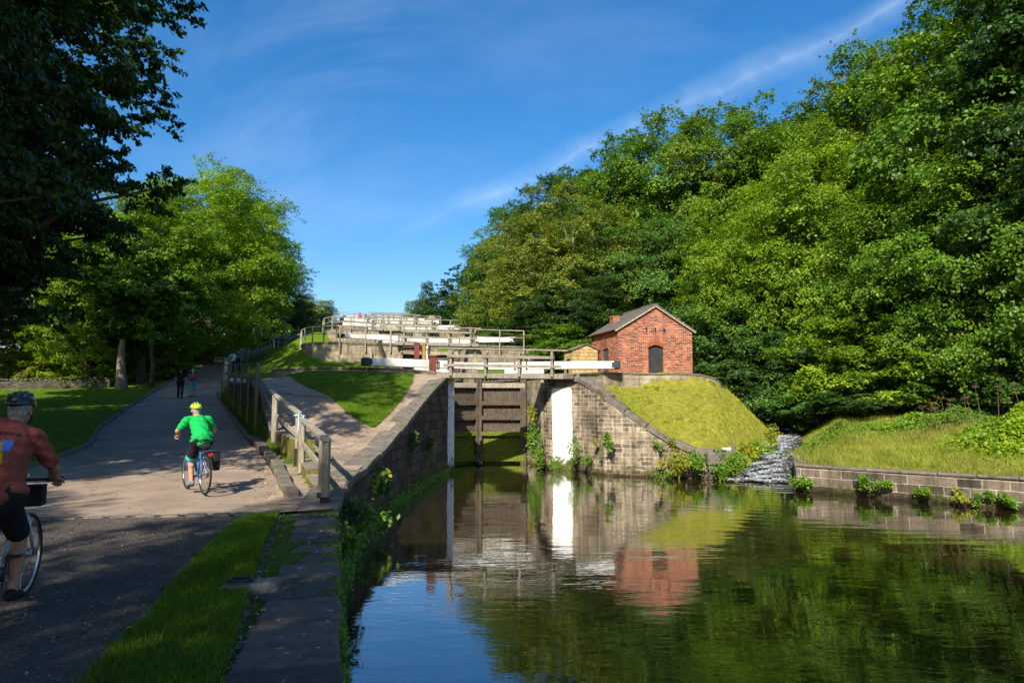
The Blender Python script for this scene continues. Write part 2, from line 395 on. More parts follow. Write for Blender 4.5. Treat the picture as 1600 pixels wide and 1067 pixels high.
M['rustred']=plain('red_oxide_paint',(.17,.05,.03),.75,.2,0,.35,.006)
M['ochre']=plain('ochre_timber',(.42,.22,.05),.7,.2,0,.25,.004)
M['iron']=plain('dark_cast_iron',(.035,.033,.032),.5,.5,.6,.2,.003)
M['steel']=plain('galvanised_tube',(.34,.35,.36),.45,.5,.6,.1)
M['chrome']=plain('bright_metal',(.6,.6,.62),.25,.5,1,.05)
M['rubber']=plain('black_rubber',(.018,.018,.018),.75,.3,0,.2)
M['blueframe']=plain('blue_enamel',(.02,.19,.55),.3,.6,0,.1)
M['silverframe']=plain('silver_enamel',(.42,.46,.5),.3,.6,.3,.1)
M['skin']=plain('skin',(.50,.24,.15),.55,.35,0,.12,.002,9)
M['skin_dark']=plain('tanned_skin',(.42,.2,.12),.55,.35,0,.12,.002,9)
def cloth(n,c,rough=.9):
    t=NT(n); P=t.coord('Object'); g=t.noise(P,5,4,.55,.8); f=t.noise(P,240,2)
    col=t.mix(.6,(*c,1),t.ramp(g,[(.3,.72),(.7,1.18)]),'MULTIPLY')
    return t.fin(t.pr(col,rough,.15,t.bump(g,.7,.035,t.bump(f,.2,.001))))
M['green_shirt']=cloth('green_jersey',(.008,.36,.075)); M['red_shirt']=cloth('faded_red_cotton',(.32,.075,.05))
M['black_cloth']=cloth('black_cloth',(.018,.018,.022)); M['navy']=cloth('dark_navy_cloth',(.02,.022,.04))
M['turquoise']=cloth('turquoise_cloth',(.05,.45,.45)); M['blue_top']=cloth('blue_cotton',(.10,.15,.34)); M['orange_bag']=cloth('rust_orange_nylon',(.42,.10,.03))
M['white_cloth']=cloth('white_cotton',(.6,.63,.68)); M['pink']=cloth('pink_jacket',(.6,.05,.12)); M['teal_dark']=cloth('dark_teal_cloth',(.02,.1,.12)); M['khaki']=cloth('grey_cloth',(.12,.12,.12))
M['hair_grey']=plain('grey_hair',(.35,.32,.28),.7,.3,0,.3,.01,60); M['hair_dark']=plain('dark_hair',(.03,.022,.016),.6,.3,0,.3,.01,60); M['hair_fair']=plain('fair_hair',(.5,.38,.22),.6,.3,0,.3,.01,60)
M['lime']=plain('lime_helmet',(.42,.75,.02),.35,.5,0,.06); M['helmet_black']=plain('black_helmet',(.02,.022,.026),.22,.6,0,.1)
M['yellow']=plain('print_yellow',(.65,.36,.02),.8,.2,0,.1); M['pblue']=plain('print_blue',(.08,.2,.55),.8,.2,0,.1); M['pred']=plain('print_red',(.5,.04,.03),.8,.2,0,.1); M['pwhite']=plain('print_white',(.6,.6,.62),.8,.2,0,.1); M['pdark']=plain('print_dark',(.12,.03,.03),.8,.2,0,.1)
M['redlens']=plain('red_reflector',(.6,.015,.01),.2,.6,0,.1)
M['shoe']=plain('grey_trainer',(.22,.22,.24),.6,.3,0,.3)
M['bark']=wood_mat('tree_bark',(.035,.028,.02),(.14,.115,.085),.95,.5)
M['bark_pale']=wood_mat('pale_bark',(.12,.10,.075),(.30,.26,.20),.95,.5)
# foliage
M['leaf_mid']=leaf_mat('sycamore_leaves',[(.05,.125,.008),(.085,.19,.010),(.13,.24,.014),(.18,.27,.018)])
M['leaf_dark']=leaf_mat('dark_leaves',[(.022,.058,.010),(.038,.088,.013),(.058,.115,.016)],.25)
M['leaf_lite']=leaf_mat('bright_lime_leaves',[(.085,.19,.008),(.14,.26,.010),(.20,.31,.014),(.25,.32,.018)],.42)
M['leaf_olive']=leaf_mat('olive_willow_leaves',[(.08,.14,.012),(.13,.19,.016),(.20,.235,.022),(.27,.25,.03)],.38)
M['leaf_autumn']=leaf_mat('turning_leaves',[(.055,.13,.010),(.10,.19,.014),(.14,.20,.018),(.12,.19,.018)],.35,brown=(.26,.13,.02))
M['leaf_blue']=leaf_mat('bluish_green_leaves',[(.04,.115,.018),(.07,.165,.024),(.115,.21,.032)],.3)
M['leaf_yellow']=leaf_mat('yellow_green_leaves',[(.12,.20,.012),(.20,.27,.018),(.30,.32,.03),(.26,.20,.04)],.42,clump=.6)
M['needle']=leaf_mat('dark_conifer_needles',[(.018,.045,.016),(.03,.065,.02),(.04,.085,.024)],.12)
M['fern']=leaf_mat('fresh_wall_fern',[(.08,.19,.010),(.13,.26,.014),(.19,.30,.02)],.4,clump=1.2)
M['fern_yel']=leaf_mat('yellowing_fern',[(.20,.25,.012),(.28,.30,.02),(.36,.33,.03),(.16,.24,.02)],.4,clump=1.2)
M['dead']=leaf_mat('dead_seed_heads',[(.14,.08,.045),(.22,.13,.075),(.09,.05,.03)],.2)
M['litter']=leaf_mat('fallen_leaves',[(.35,.2,.05),(.22,.11,.04),(.42,.32,.1),(.14,.08,.03)],.1)
def water():
    t=NT('canal_water'); P=t.pos(); s=t.sep(P)
    v1=t.coord('Object',(.35,1.1,1)); n1=t.noise(v1,1.5,3,.5,.4); n2=t.noise(t.coord('Object',(.8,2.2,1)),3.5,3,.55,.5); n3=t.noise(t.coord('Object',(1,2,1)),.35,2)
    amp=t.ramp(n3,[(.35,.25),(.65,1)])
    # rings spreading from the weir stream and the leaking gate
    w=t.n('ShaderNodeTexWave',wave_type='RINGS',rings_direction='Z'); w.inputs['Scale'].default_value=.55; w.inputs['Distortion'].default_value=2.5; w.inputs['Detail'].default_value=2
    t.l(t.coord('Object',loc=(-9.3,-25.0,0)),w.inputs['Vector'])
    fall=t.n('ShaderNodeVectorMath',operation='DISTANCE'); t.l(P,fall.inputs[0]); fall.inputs[1].default_value=(9.3,25,0)
    fk=t.ramp(t.math('DIVIDE',fall.outputs['Value'],14.0),[(.05,1),(1,.0)])
    h=t.math('ADD',t.math('MULTIPLY',t.math('ADD',t.math('MULTIPLY',n1,1.0),t.math('MULTIPLY',n2,.4)),amp),t.math('MULTIPLY',t.math('MULTIPLY',w.outputs['Fac'],.35),fk))
    nm=t.bump(h,.24,.03)
    d=t.n('ShaderNodeBsdfDiffuse'); t.l(t.ramp(t.noise(P,.35,3),[(.3,(.022,.016,.004)),(.7,(.034,.024,.007))]),d.inputs[0])
    g=t.n('ShaderNodeBsdfGlossy'); g.inputs['Roughness'].default_value=.02; g.inputs['Color'].default_value=(.97,.98,1,1); t.l(nm,g.inputs['Normal'])
    f=t.n('ShaderNodeFresnel'); f.inputs['IOR'].default_value=1.65; t.l(nm,f.inputs['Normal'])
    fac=t.math('MULTIPLY_ADD',f.outputs[0],1.4,.07); fac=t.math('MINIMUM',fac,.95)
    mx=t.n('ShaderNodeMixShader'); t.l(fac,mx.inputs[0]); t.l(d.outputs[0],mx.inputs[1]); t.l(g.outputs[0],mx.inputs[2])
    return t.fin(mx.outputs[0])
M['water']=water()
def foam():
    t=NT('white_water'); P=t.pos(); v=t.coord('Object',(1.6,.8,1)); n=t.noise(t.coord('Object',(4.5,.7,1),(0,0,R(26))),3.6,9,.78,.9)
    k=t.ramp(n,[(.54,0),(.66,1)]); col=t.mix(k,(.02,.02,.014),(.85,.88,.9))
    nm=t.bump(n,.5,.05)
    return t.fin(t.pr(col,.45,.15,nm))
M['foam']=foam()
# ------------------------------------------------------------------ plan of the place (metres; water = 0)
AX=R(15.3); CA,SA=math.cos(AX),math.sin(AX)
LX0,LY0=-.55,29.2
def loc2(X,Y): 
    return (X-LX0)*CA+(Y-LY0)*SA, -(X-LX0)*SA+(Y-LY0)*CA
def wor(lx,ly):
    return LX0+lx*CA-ly*SA, LY0+lx*SA+ly*CA
LOCKS=[(-.55,29.2,4.05),(-5.0,45.0,6.7),(-9.6,62.0,9.4),(-13.7,79.0,11.9),(-17.6,96.0,14.3)]
XWY=[-20,0,4.07,10.6,13,16,19,22,25.5,28.9]; XWX=[5.6,.15,-.96,-2.7,-3.1,-3.3,-3.35,-3.2,-2.95,-2.67]
def xw(Y): return interp(Y,XWY,XWX)
def prof(Y): return interp(Y,[-20,10.6,13,16,19,22,25.5,28.9],[1.27,1.27,1.40,1.47,1.77,2.41,3.31,4.05])
def zr(Y): return interp(Y,[-20,12,16,20,24,30,41,50,60,80,100,120],[1.27,1.27,1.35,1.6,1.85,2.25,3.15,4.4,5.9,9.2,12.4,14.6])
FY=[11.07,16,19.7,23.6,30,36,43.5,50,60,75,90,105,125]; FX=[-2.98,-4.93,-6.8,-8.55,-11.6,-14.5,-18.1,-21.0,-24.2,-27.2,-29.5,-31.5,-33]
def fx(Y): return interp(Y,FY,FX)
def zpath(Y): return interp(Y,[10,16,19.7,23.6,30,38,43.5,50,60,80],[1.27,1.55,2.05,3.25,3.6,3.9,4.15,4.6,5.95,9.2])
def LL(ly): return interp(ly,[-50,0,6,15.4,18.6,33,36.2,50.6,53.8,68.3,71.4,80],[4.05,4.05,4.4,4.85,6.6,7.0,9.3,9.6,11.8,12.1,14.2,14.4])
RLY=[-20,9,12,16,18,20,25.5,35,41,49,60,80,100,125]; RLX=[-11,-11,-11.2,-11.2,-11.7,-12.2,-15.2,-19.4,-21.9,-24.6,-28,-32,-35,-37]
RRY=[11,12,16,19,21.5,29.5,37,44,50,60,75,90,105,125]; RRX=[-3.55,-3.9,-5.6,-6.95,-8.3,-12.1,-15.8,-18.7,-21.3,-24.5,-27.5,-29.8,-31.8,-33.3]
SY=[20,25.5,28,31.5,35,42,60]; SX=[8.5,9.35,10.5,12.3,14.1,16.5,21]
def sx(Y): return interp(Y,SY,SX)
ZCX=[1.2,2.5,3.1,3.78,4.73,5.86,7.0,7.68,8.5]; ZCZ=[4.1,4.0,3.72,3.13,2.41,1.62,1.1,1.0,.8]
YCX=[1.57,2.67,3.8,5.0,6.25,7.5,8.5]; YCY=[30.2,29.9,28.0,27.5,27.4,26.8,27.1]
CANAL=[(5.9,-20),(.15-.3,0),(-.96-.3,4.07),(-2.7-.3,10.6),(-3.4,13),(-3.6,16),(-3.65,19),(-3.5,22),(-3.25,25.5),(-2.97,28.9)]
for ly in (0.3,8,14.8): CANAL.append(wor(-2.5,ly))
for ly in (14.8,8,.3): CANAL.append(wor(2.5,ly))
CANAL+=[(2.8,30.0),(3.9,28.0),(5.1,27.5),(6.3,27.4),(7.6,26.7),(8.2,27.0),(8.6,27.6),(10.6,27.8),(11.3,27.0),(10.5,24.9),(9.7,23.0),(14.15,19.0),(19.2,14.6),(26.2,8.3),(40,-5.5),(40,-20)]
def inpoly(X,Y,P):
    ins=np.zeros(X.shape,bool); n=len(P)
    for i in range(n):
        x1,y1=P[i]; x2,y2=P[(i+1)%n]
        if y1==y2: continue
        c=((y1>Y)!=(y2>Y))&(X<(x2-x1)*(Y-y1)/(y2-y1)+x1); ins^=c
    return ins
def sst(t): t=np.clip(t,0,1); return t*t*(3-2*t)
BNK=[(9.35,22.8),(14,18.7),(19,14.3),(26,8),(40,-6)]
def dbank(X,Y):
    a=np.array(BNK[0]); b=np.array(BNK[-1]); d=(b-a)/np.linalg.norm(b-a); n=np.array((-d[1],d[0]))
    return (X-a[0])*n[0]+(Y-a[1])*n[1]
def zg(X,Y,canal=True):
    X=np.asarray(X,float); Y=np.asarray(Y,float); X,Y=np.broadcast_arrays(X,Y)
    lx,ly=loc2(X,Y)
    # left of the locks, raised side
    Yn=Y
    lockl=wor(-2.2,0)[0]-(Y-28.9)*.274-5.5
    t=sst((X-fx(Y))/np.maximum(lockl-fx(Y),.5))
    zp=zpath(Y)
    up_far=zp+(LL(ly)-zp)*t
    zu_near=prof(Y)+np.clip(-X-3.4,0,5.2)/5.2*np.maximum(zpath(Y)-prof(Y),0)
    k=sst((Y-27.5)/3.0); zu=zu_near*(1-k)+np.maximum(up_far,up_far)*k
    near_plat=sst((lx+9)/4.0)*sst((Y-27.5)/2)*(ly<12)
    zu=zu*(1-near_plat)+np.maximum(zu,4.05)*near_plat
    zroad=zr(Y)
    rl=interp(Y,RLY,RLX)
    dl=np.clip((rl-X-4)/25,0,1)
    zl=np.where(X<rl,zroad*(1-sst(dl))+np.minimum(zroad,3.6)*sst(dl),zroad)
    zleft=np.where((X>fx(Y))&(Y>11.07),zu,zl)
    # right of the locks
    zc=interp(X,ZCX,ZCZ); yc=interp(X,YCX,YCY)
    q=np.clip((Y-yc)/np.maximum(33.2-yc,.5),0,1); front=zc+(3.70-zc)*(1-(1-q)**1.25)
    front=np.where(Y>33.3,4.28,front)
    q2=np.clip(X-9.6-.06*(Y-33),0,20); rt=np.where(X<9.2,4.28,4.02)-.5*q2-.045*q2**2
    rt=np.maximum(rt,.9); zm=-.22*np.log(np.exp(-front/.22)+np.exp(-rt/.22)); zm=np.where(Y>33.3,np.minimum(front,rt),zm)
    far=sst((Y-40)/8); zm=zm*(1-far)+np.minimum(np.maximum(LL(ly),4.2),np.maximum(LL(ly)-.35*np.clip(lx-8,0,60),4.2))*far
    db=dbank(X,Y)
    zb=.86+.115*np.clip(db-.2,0,7)+.05*np.clip(db-7,0,60)+.25*sst((X-14)/4)*sst((db-2)/3)
    sxx=sx(Y)
    zright=np.where(X>sxx,zb,zm)
    zs=interp(Y,[24,26.5,34,42,60],[-.8,-.15,.95,1.2,3]); ds=np.abs(X-sxx)
    chan=zs+np.clip(ds-.65,0,9)*np.where(X>sxx,.62,1.1)
    zright=np.where(Y>25,np.minimum(zright,np.maximum(chan,zs)),zright)
    z=np.where(lx<0,zleft,zright); z=np.where((Y<29)&(X>xw(Y)),zright,z); z=np.where((Y<=29)&(X<=xw(Y)),zleft,z)
    ch=(np.abs(lx)<2.5)&(ly>14.8)&(ly<70); z=np.where(ch,LL(ly)-3.5,z)
    # the rise levels out at the head of the flight
    nz=.06*np.sin(X*1.3+Y*.7)*np.sin(Y*.9-X*.4)+.035*np.sin(X*2.9-Y*2.1)+.02*np.sin(X*6.1+Y*4.3)*np.sin(Y*5.7-X*3)
    z=z+np.where((X>3)&(X<40)&(Y<60),nz,nz*.2)
    if canal: z=np.where(inpoly(X,Y,CANAL),-1.3,z)
    return z
def zgs(x,y): return float(zg(np.array([x]),np.array([y]),False)[0])
def axisvals(a,b,fine,outer):
    return np.concatenate([-outer[::-1]+a,np.arange(a,b,fine),outer+b])
out=np.array([.5,1.2,2.2,3.5,5,7,10,14,20,28,40,60,90,140,220,350,600,1000.])
gx=axisvals(-40,26,.25,out); gy=np.concatenate([np.arange(-30,-8,2.0),np.arange(-8,56,.25),np.arange(56,125,1.0),np.array([127,130,135,145,160,190,240,320,450,700,1100])])
gy=np.concatenate([-np.array([800,400,200,100,60.]),gy])
GX,GY=np.meshgrid(gx,gy); GZ=zg(GX,GY)
V=np.stack([GX.ravel(),GY.ravel(),GZ.ravel()],1); nx,ny=len(gx),len(gy)
I=(np.arange(ny-1)[:,None]*nx+np.arange(nx-1)[None,:]).ravel()
F=np.stack([I,I+1,I+nx+1,I+nx],1)
link('ground',npmesh('ground',V,F,M['ground'],True),kind='structure')
m=MB(); m.add([(-8,-20,0),(60,-20,0),(60,48,0),(-8,48,0)],[(0,1,2,3)]); m.build('water',M['water'],kind='structure')
def resample(P,n):
    P=np.array(P,float); d=np.r_[0,np.cumsum(np.linalg.norm(np.diff(P[:,:2],axis=0),axis=1))]
    s=np.linspace(0,d[-1],n); return np.stack([np.interp(s,d,P[:,k]) for k in range(P.shape[1])],1)
def patch(name,A,B,mat,off,nu,nv,resamp=True,wob=0,**kw):
    A=resample(A,nu) if resamp else np.array(A,float); B=resample(B,nu) if resamp else np.array(B,float)
    if wob:
        i=np.arange(len(A)); A=A.copy(); B=B.copy(); A[:,0]+=wob*(np.sin(i*1.3)+np.sin(i*.47+1)+.6*np.sin(i*2.9)); B[:,0]+=wob*.4*(np.sin(i*1.7+2)+np.sin(i*.6))
    t=np.linspace(0,1,nv)[None,:,None]; Pn=A[:,None,:2]*(1-t)+B[:,None,:2]*t
    Z=zg(Pn[...,0],Pn[...,1],False)+off
    V=np.concatenate([Pn,Z[...,None]],2).reshape(-1,3); n=len(A)
    I=(np.arange(n-1)[:,None]*nv+np.arange(nv-1)[None,:]).ravel(); F=np.stack([I,I+1,I+nv+1,I+nv],1)
    return link(name,npmesh(name,V,F,mat,True),**kw)
ys=np.r_[np.arange(10.35,56,.25),np.arange(56,125,1.0)]
L=[(float(interp(y,RLY,RLX)),y) for y in ys]
Rr=[(float(interp(y,RRY,RRX)) if y>=11 else -3.5,y) for y in ys]
L[0]=(-11,9.2); 
patch('road',L,Rr,M['road'],.035,0,40,False,kind='structure')
ys=np.arange(-8,10.3,.25)
gl=[(-11,y) for y in ys]; gr=[(float(interp(y,[-8,4,5.4,7.7,10,10.4],[-2.0,-2.5,-2.8,-3.4,-3.85,-3.75])),y*1.0) for y in ys]
gl[-1]=(-11,9.15); gr[-1]=(-3.6,10.3)
patch('gravel_path',gl,gr,M['gravel'],.03,0,30,False,kind='structure')
# fanned ramp of worn setts beside the lock wall, up to the lawn
ys=np.arange(10.7,29.3,.25)
A=[(float(fx(y))+.1 if y>11.1 else -3.3,y) for y in ys]; B=[(float(xw(y))-.1,y) for y in ys]
patch('paved_ramp',A,B,M['paving'],.035,0,24,False,kind='structure')
# upper path carrying on behind the railing
ys=np.arange(23.6,50,.4)
A=[(float(fx(y))+.12,y) for y in ys]; B=[(float(fx(y))+interp(y,[23.6,30,50],[3.5,2.2,.6]),y) for y in ys]
patch('upper_path',A,B,M['road'],.045,0,8,False,kind='structure')
patch('pavement',[(-3.75,11.1),(-5.5,16),(-6.7,19),(-8.1,21.6)],[(-3.05,11.1),(-4.95,16),(-6.8,19.7),(-7.8,21.9)],M['paving'],.055,40,5,kind='structure')
patch('pavement',[(-4.3,10.15),(-4.3,11.0),(-4.2,12.2)],[(-2.72,10.55),(-2.9,11.2),(-3.3,12.2)],M['paving'],.045,14,10,kind='structure')
# lawn triangle between ramp and lock platform
TRI_A=[(-4.2,20.5),(-5.2,21.9),(-6.6,24.2),(-8.6,27.3),(-11.0,31.8)]; TRI_B=[(-4.1,20.6),(-3.85,24.0),(-3.95,27.0),(-4.2,29.2)]
patch('lawn',TRI_A,TRI_B,M['ground'],.06,60,24,wob=.05,kind='structure')
# grass strip between gravel and quay
GS_A=[(-2.1,-4),(-2.5,4.07),(-2.8,5.4),(-3.4,7.7),(-3.85,10.0)]; GS_B=[(-.9,-4),(-1.68,4.07),(-2.45,6.57),(-3.2,9.2),(-3.45,10.3)]
patch('verge',GS_A,GS_B,M['ground'],.05,140,8,wob=.045,kind='structure')
# stream bed water
n=60; cs=resample([(9.2,25.3),(10.5,28.0),(12.3,31.5),(14.1,35),(16.2,41)],n); V=[];F=[]
for i in range(n):
    x,y=cs[i]; a=cs[max(0,i-1)]; b=cs[min(n-1,i+1)]; d=(b-a)/np.linalg.norm(b-a); nn=np.array((-d[1],d[0]))
    zz=interp(y,[25.3,26.2,34,42],[.02,.08,1.12,1.35]); w=interp(y,[25.3,28,34,42],[.95,.85,.75,.8])
    for j in range(13):
        s=(j/12*2-1)*w; V.append((x+nn[0]*s,y+nn[1]*s,zz+.02*math.sin(i*.9+j)))
for i in range(n-1):
    for j in range(12): k=i*13+j; F.append((k,k+1,k+14,k+13))
link('stream_water',npmesh('stream_water',np.array(V),np.array(F),M['foam'],True),kind='structure')
patch('paved_lock_side',[wor(2.5,ly) for ly in np.arange(1,15.2,.5)],[wor(5.2,ly) for ly in np.arange(1,15.2,.5)],M['paving'],.05,0,8,False,kind='structure')
patch('paved_lock_side',[wor(-4.6,ly) for ly in np.arange(2.0,15.2,.5)],[wor(-2.5,ly) for ly in np.arange(2.0,15.2,.5)],M['paving'],.05,0,8,False,kind='structure')
# kerbs
def strip(m,P,w,h,zoff=0,side=1,gap=0):
    """kerb stones laid along P"""
    P=resample(P,max(2,int(np.sum(np.linalg.norm(np.diff(np.array(P),axis=0),axis=1))/.9)))
    for i in range(len(P)-1):
        a=Vector((*P[i],0)); b=Vector((*P[i+1],0)); d=(b-a).normalized(); n=Vector((-d.y,d.x,0))*side*w/2
        a=a+d*.012; b=b-d*.012
        a.z=zgs(a.x,a.y); b.z=zgs(b.x,b.y); zz=Vector((0,0,zoff+h/2-.1)); j=Vector((random.uniform(-.015,.015),random.uniform(-.015,.015),random.uniform(-.015,.01)))
        m.bar(a+n+zz+j,b+n+zz+j,w,h+.2)
m=MB(); strip(m,[(-11.2,14),(-11.2,16),(-11.7,18),(-12.2,20),(-15.2,25.5),(-19.4,35),(-21.9,41),(-24.6,49),(-28,60)],.16,.13,0,1); m.build('kerb',M['coping'],kind='structure',bevel=.02)
m=MB(); strip(m,[(-3.85,11.7),(-5.55,16),(-6.9,19),(-8.25,21.5)],.24,.17,0,-1); strip(m,[(-8.35,21.7),(-12.1,29.5),(-15.8,37),(-18.6,43)],.15,.12,0,-1); m.build('kerb',M['coping'],kind='structure',bevel=.02)
def off_poly(P,d):
    P=[Vector((p[0],p[1],0)) for p in P]; o=[]
    for i in range(len(P)):
        a=P[max(0,i-1)]; b=P[min(len(P)-1,i+1)]; t=(b-a).normalized(); n=Vector((-t.y,t.x,0)); o.append(P[i]+n*d)
    return o
def wallbody(m, bot, top, thick, nz=10, rough=0.0, u0=0):
    """bot/top: equal lists of 3-D points along the face; the wall's mass lies to the LEFT of the walking direction by thick"""
    n=len(bot); back=off_poly([t for t in top],thick)
    s=[u0]
    for i in range(1,n): s.append(s[-1]+math.hypot(bot[i][0]-bot[i-1][0],bot[i][1]-bot[i-1][1]))
    V=[];F=[];U=[]
    for i in range(n):
        a=Vector(bot[i]); b=Vector(top[i])
        for j in range(nz+1):
            p=a.lerp(b,j/nz)
            if rough and 0<j<nz: p+=Vector((random.uniform(-1,1),random.uniform(-1,1),0))*rough
            V.append(p)
    for i in range(n-1):
        for j in range(nz):
            F.append((i*(nz+1)+j,(i+1)*(nz+1)+j,(i+1)*(nz+1)+j+1,i*(nz+1)+j+1))
            U.append([(s[i],V[i*(nz+1)+j].z),(s[i+1],V[(i+1)*(nz+1)+j].z),(s[i+1],V[(i+1)*(nz+1)+j+1].z),(s[i],V[i*(nz+1)+j+1].z)])
    b0=len(V)
    for i in range(n): V.append(Vector((back[i].x,back[i].y,top[i][2]))); V.append(Vector((back[i].x,back[i].y,bot[i][2])))
    for i in range(n-1):
        t0=i*(nz+1)+nz; t1=(i+1)*(nz+1)+nz
        F.append((t0,t1,b0+2*(i+1),b0+2*i)); U.append([(s[i],0),(s[i+1],0),(s[i+1],thick),(s[i],thick)])
        F.append((b0+2*i,b0+2*i+2,b0+2*i+3,b0+2*i+1)); U.append([(s[i],V[b0+2*i].z),(s[i+1],V[b0+2*i+2].z),(s[i+1],V[b0+2*i+3].z),(s[i],V[b0+2*i+1].z)])
    for i,fl in ((0,0),(n-1,1)):
        f=[i*(nz+1)+j for j in range(nz+1)]+[b0+2*i,b0+2*i+1]
        if not fl: f=f[::-1]
        F.append(tuple(f)); U.append([(s[i]+ (0 if k<b0 else thick),V[k].z) for k in f])
    m.add(V,F,U)
def coping(m, top, w, h, over=.05, stone=1.2, lift=0):
    """separate stones along the top line; mass to the left"""
    P=[Vector(p) for p in top]; d=[0]
    for i in range(1,len(P)): d.append(d[-1]+(P[i]-P[i-1]).length)
    n=max(1,round(d[-1]/stone)); A=np.array([[*p] for p in P])
    def pt(s): return Vector([float(np.interp(s,d,A[:,k])) for k in range(3)])
    e=[d[-1]*i/n for i in range(n+1)]
    for i in range(n):
        a=pt(e[i]+.012); b=pt(e[i+1]-.012); t=(b-a); t.z=0; t.normalize(); nn=Vector((-t.y,t.x,0))
        jz=random.uniform(-.012,.012); c=nn*(w/2-over+random.uniform(-.015,.015))+Vector((0,0,h/2+lift+jz))
        m.bar(a+c,b+c,w,h)
def smoothline(P,n):
    """Catmull-Rom through 3-D points"""
    P=[Vector(p) for p in P]; P=[P[0]*2-P[1]]+P+[P[-1]*2-P[-2]]; o=[]; k=len(P)-3
    for i in range(n):
        t=i/(n-1)*k; j=min(int(t),k-1); t-=j; a,b,c,d=P[j:j+4]
        o.append(((b*2)+(c-a)*t+(a*2-b*5+c*4-d)*t*t+(b*3-a-c*3+d)*t*t*t)*.5)
    return o
# ---- quay wall: dark face and individually laid flags
q=empty('quay_wall',(-1,4,0),label='low quay wall of big flat worn flagstones between verge and water in the foreground',cat='quay wall')
PQ=[(5.9,-20),(.15,0),(-.96,4.07),(-2.7,10.6)]
m=MB(); bot=[(x,y,-1.2) for x,y in PQ]; top=[(x,y,1.12) for x,y in PQ]
rb=resample(bot,40); rt=resample(top,40); wallbody(m,[tuple(p) for p in rb],[tuple(p) for p in rt],.55,8,.025)
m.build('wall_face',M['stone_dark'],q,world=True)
qa=np.array([-.96,4.07]); qb=np.array([-2.7,10.6]); qd=(qb-qa)/np.linalg.norm(qb-qa)
s=-5.2
lens=[1.0,.85,1.1,.9,1.05,.75,.95,.62,.8,.55,.6,.5,.72,.5,.48,.55,.6]
for i,Ln in enumerate(lens):
    a=qa+qd*(s+.02); b=qa+qd*(s+Ln-.02); s+=Ln
    if s>6.75: break
    w=float(interp(s,[-5,0,3,6.8],[.72,.70,.62,.60]))+random.uniform(-.04,.05); j=random.uniform(-.02,.02)
    nn=np.array((-qd[1],qd[0])); ov=random.uniform(-.01,.035); poly=[]
    for (p,k) in ((a,-ov),(b,-ov+random.uniform(-.02,.02)),(b,w+random.uniform(-.05,.05)),(a,w)):
        x=p+nn*k; poly.append((x[0],x[1]))
    # rough worn edge outline
    pts=[]
    for u in range(4):
        p0=np.array(poly[u]); p1=np.array(poly[(u+1)%4])
        for v in range(4):
            t=v/4; x=p0*(1-t)+p1*t
            if v: x=x+np.random.default_rng(i*31+u*5+v).uniform(-.014,.014,2)
            pts.append(tuple(x))
    mm=MB(); mm.prism(pts,1.10,1.285+j); mm.build('coping_stone',M['quay'],q,world=True,bevel=.03)
# ---- left lock approach wall (dark face, sloping coping)
lw=empty('lock_approach_wall',(-3,20,0),label='tall dark stone lock wall on the left whose top slopes up beside the paved ramp',cat='wall')
ysw=np.r_[np.linspace(10.62,28.9,54)]
bot=[(float(xw(y)),float(y),-1.2) for y in ysw]; top=[(float(xw(y))-.02,float(y),float(prof(y))-.10+random.uniform(-.03,.03)*(y<20)) for y in ysw]
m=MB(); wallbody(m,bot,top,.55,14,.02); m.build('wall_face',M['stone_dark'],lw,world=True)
m=MB(); coping(m,[(t[0],t[1],t[2]) for t in top],.62,.15,.045,1.0); m.build('coping',M['coping'],lw,world=True,bevel=.015)
# ruined stub end of the wall above the post
m=MB()
for (x,y,z,a,b,c) in ((-2.97,12.1,1.36,.26,.4,.12),(-3.08,12.8,1.42,.26,.42,.14),(-3.2,13.35,1.42,.24,.3,.2)): m.box((x-.08,y,z),(a,b,c),rz=.12)
m.build('broken_coping',M['coping'],lw,world=True,bevel=.04)
# white painted corner of the lock mouth
m=MB(); c=Vector((-2.665,28.86,0)); m.add([(-2.94,28.81,-.2),(-2.44,28.84,-.2),(-2.44,29.14,-.2),(-2.94,29.12,-.2),(-2.94,28.80,3.93),(-2.46,28.83,3.93),(-2.46,29.12,3.93),(-2.94,29.12,3.93)],[(0,1,5,4),(1,2,6,5),(2,3,7,6),(3,0,4,7),(4,5,6,7)])
m.build('white_quoin',M['whitewash'],lw,world=True,bevel=.02)
m=MB(); m.bar((-3.05,28.9,4.06),(-2.58,29.0,4.06),.34,.2); m.build('white_cap',M['white'],lw,world=True,bevel=.05)
# ---- chamber walls of the bottom lock
def chamber(lx,side,y0,y1,z,label,mat,zb=-1.2):
    o=empty('chamber_wall',(*wor(lx,y0),0),label=label,cat='lock wall')
    a=wor(lx,y0); b=wor(lx,y1); P=[a,b] if side<0 else [b,a]   # mass on the left of travel
    m=MB(); wallbody(m,[(x,y,zb) for x,y in resample(P,20)],[(x,y,z-.14) for x,y in resample(P,20)],.7,10,.01); m.build('wall_face',mat,o,world=True)
    m=MB(); coping(m,[(P[0][0],P[0][1],z-.14),(P[1][0],P[1][1],z-.14)],.85,.18,.05,1.3); m.build('coping',M['coping'],o,world=True,bevel=.02)
    return o
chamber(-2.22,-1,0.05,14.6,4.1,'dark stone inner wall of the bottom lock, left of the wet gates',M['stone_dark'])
chamber(2.2,1,1.0,14.6,4.12,'stained stone inner wall of the bottom lock, right of the wet gates',M['stone'])
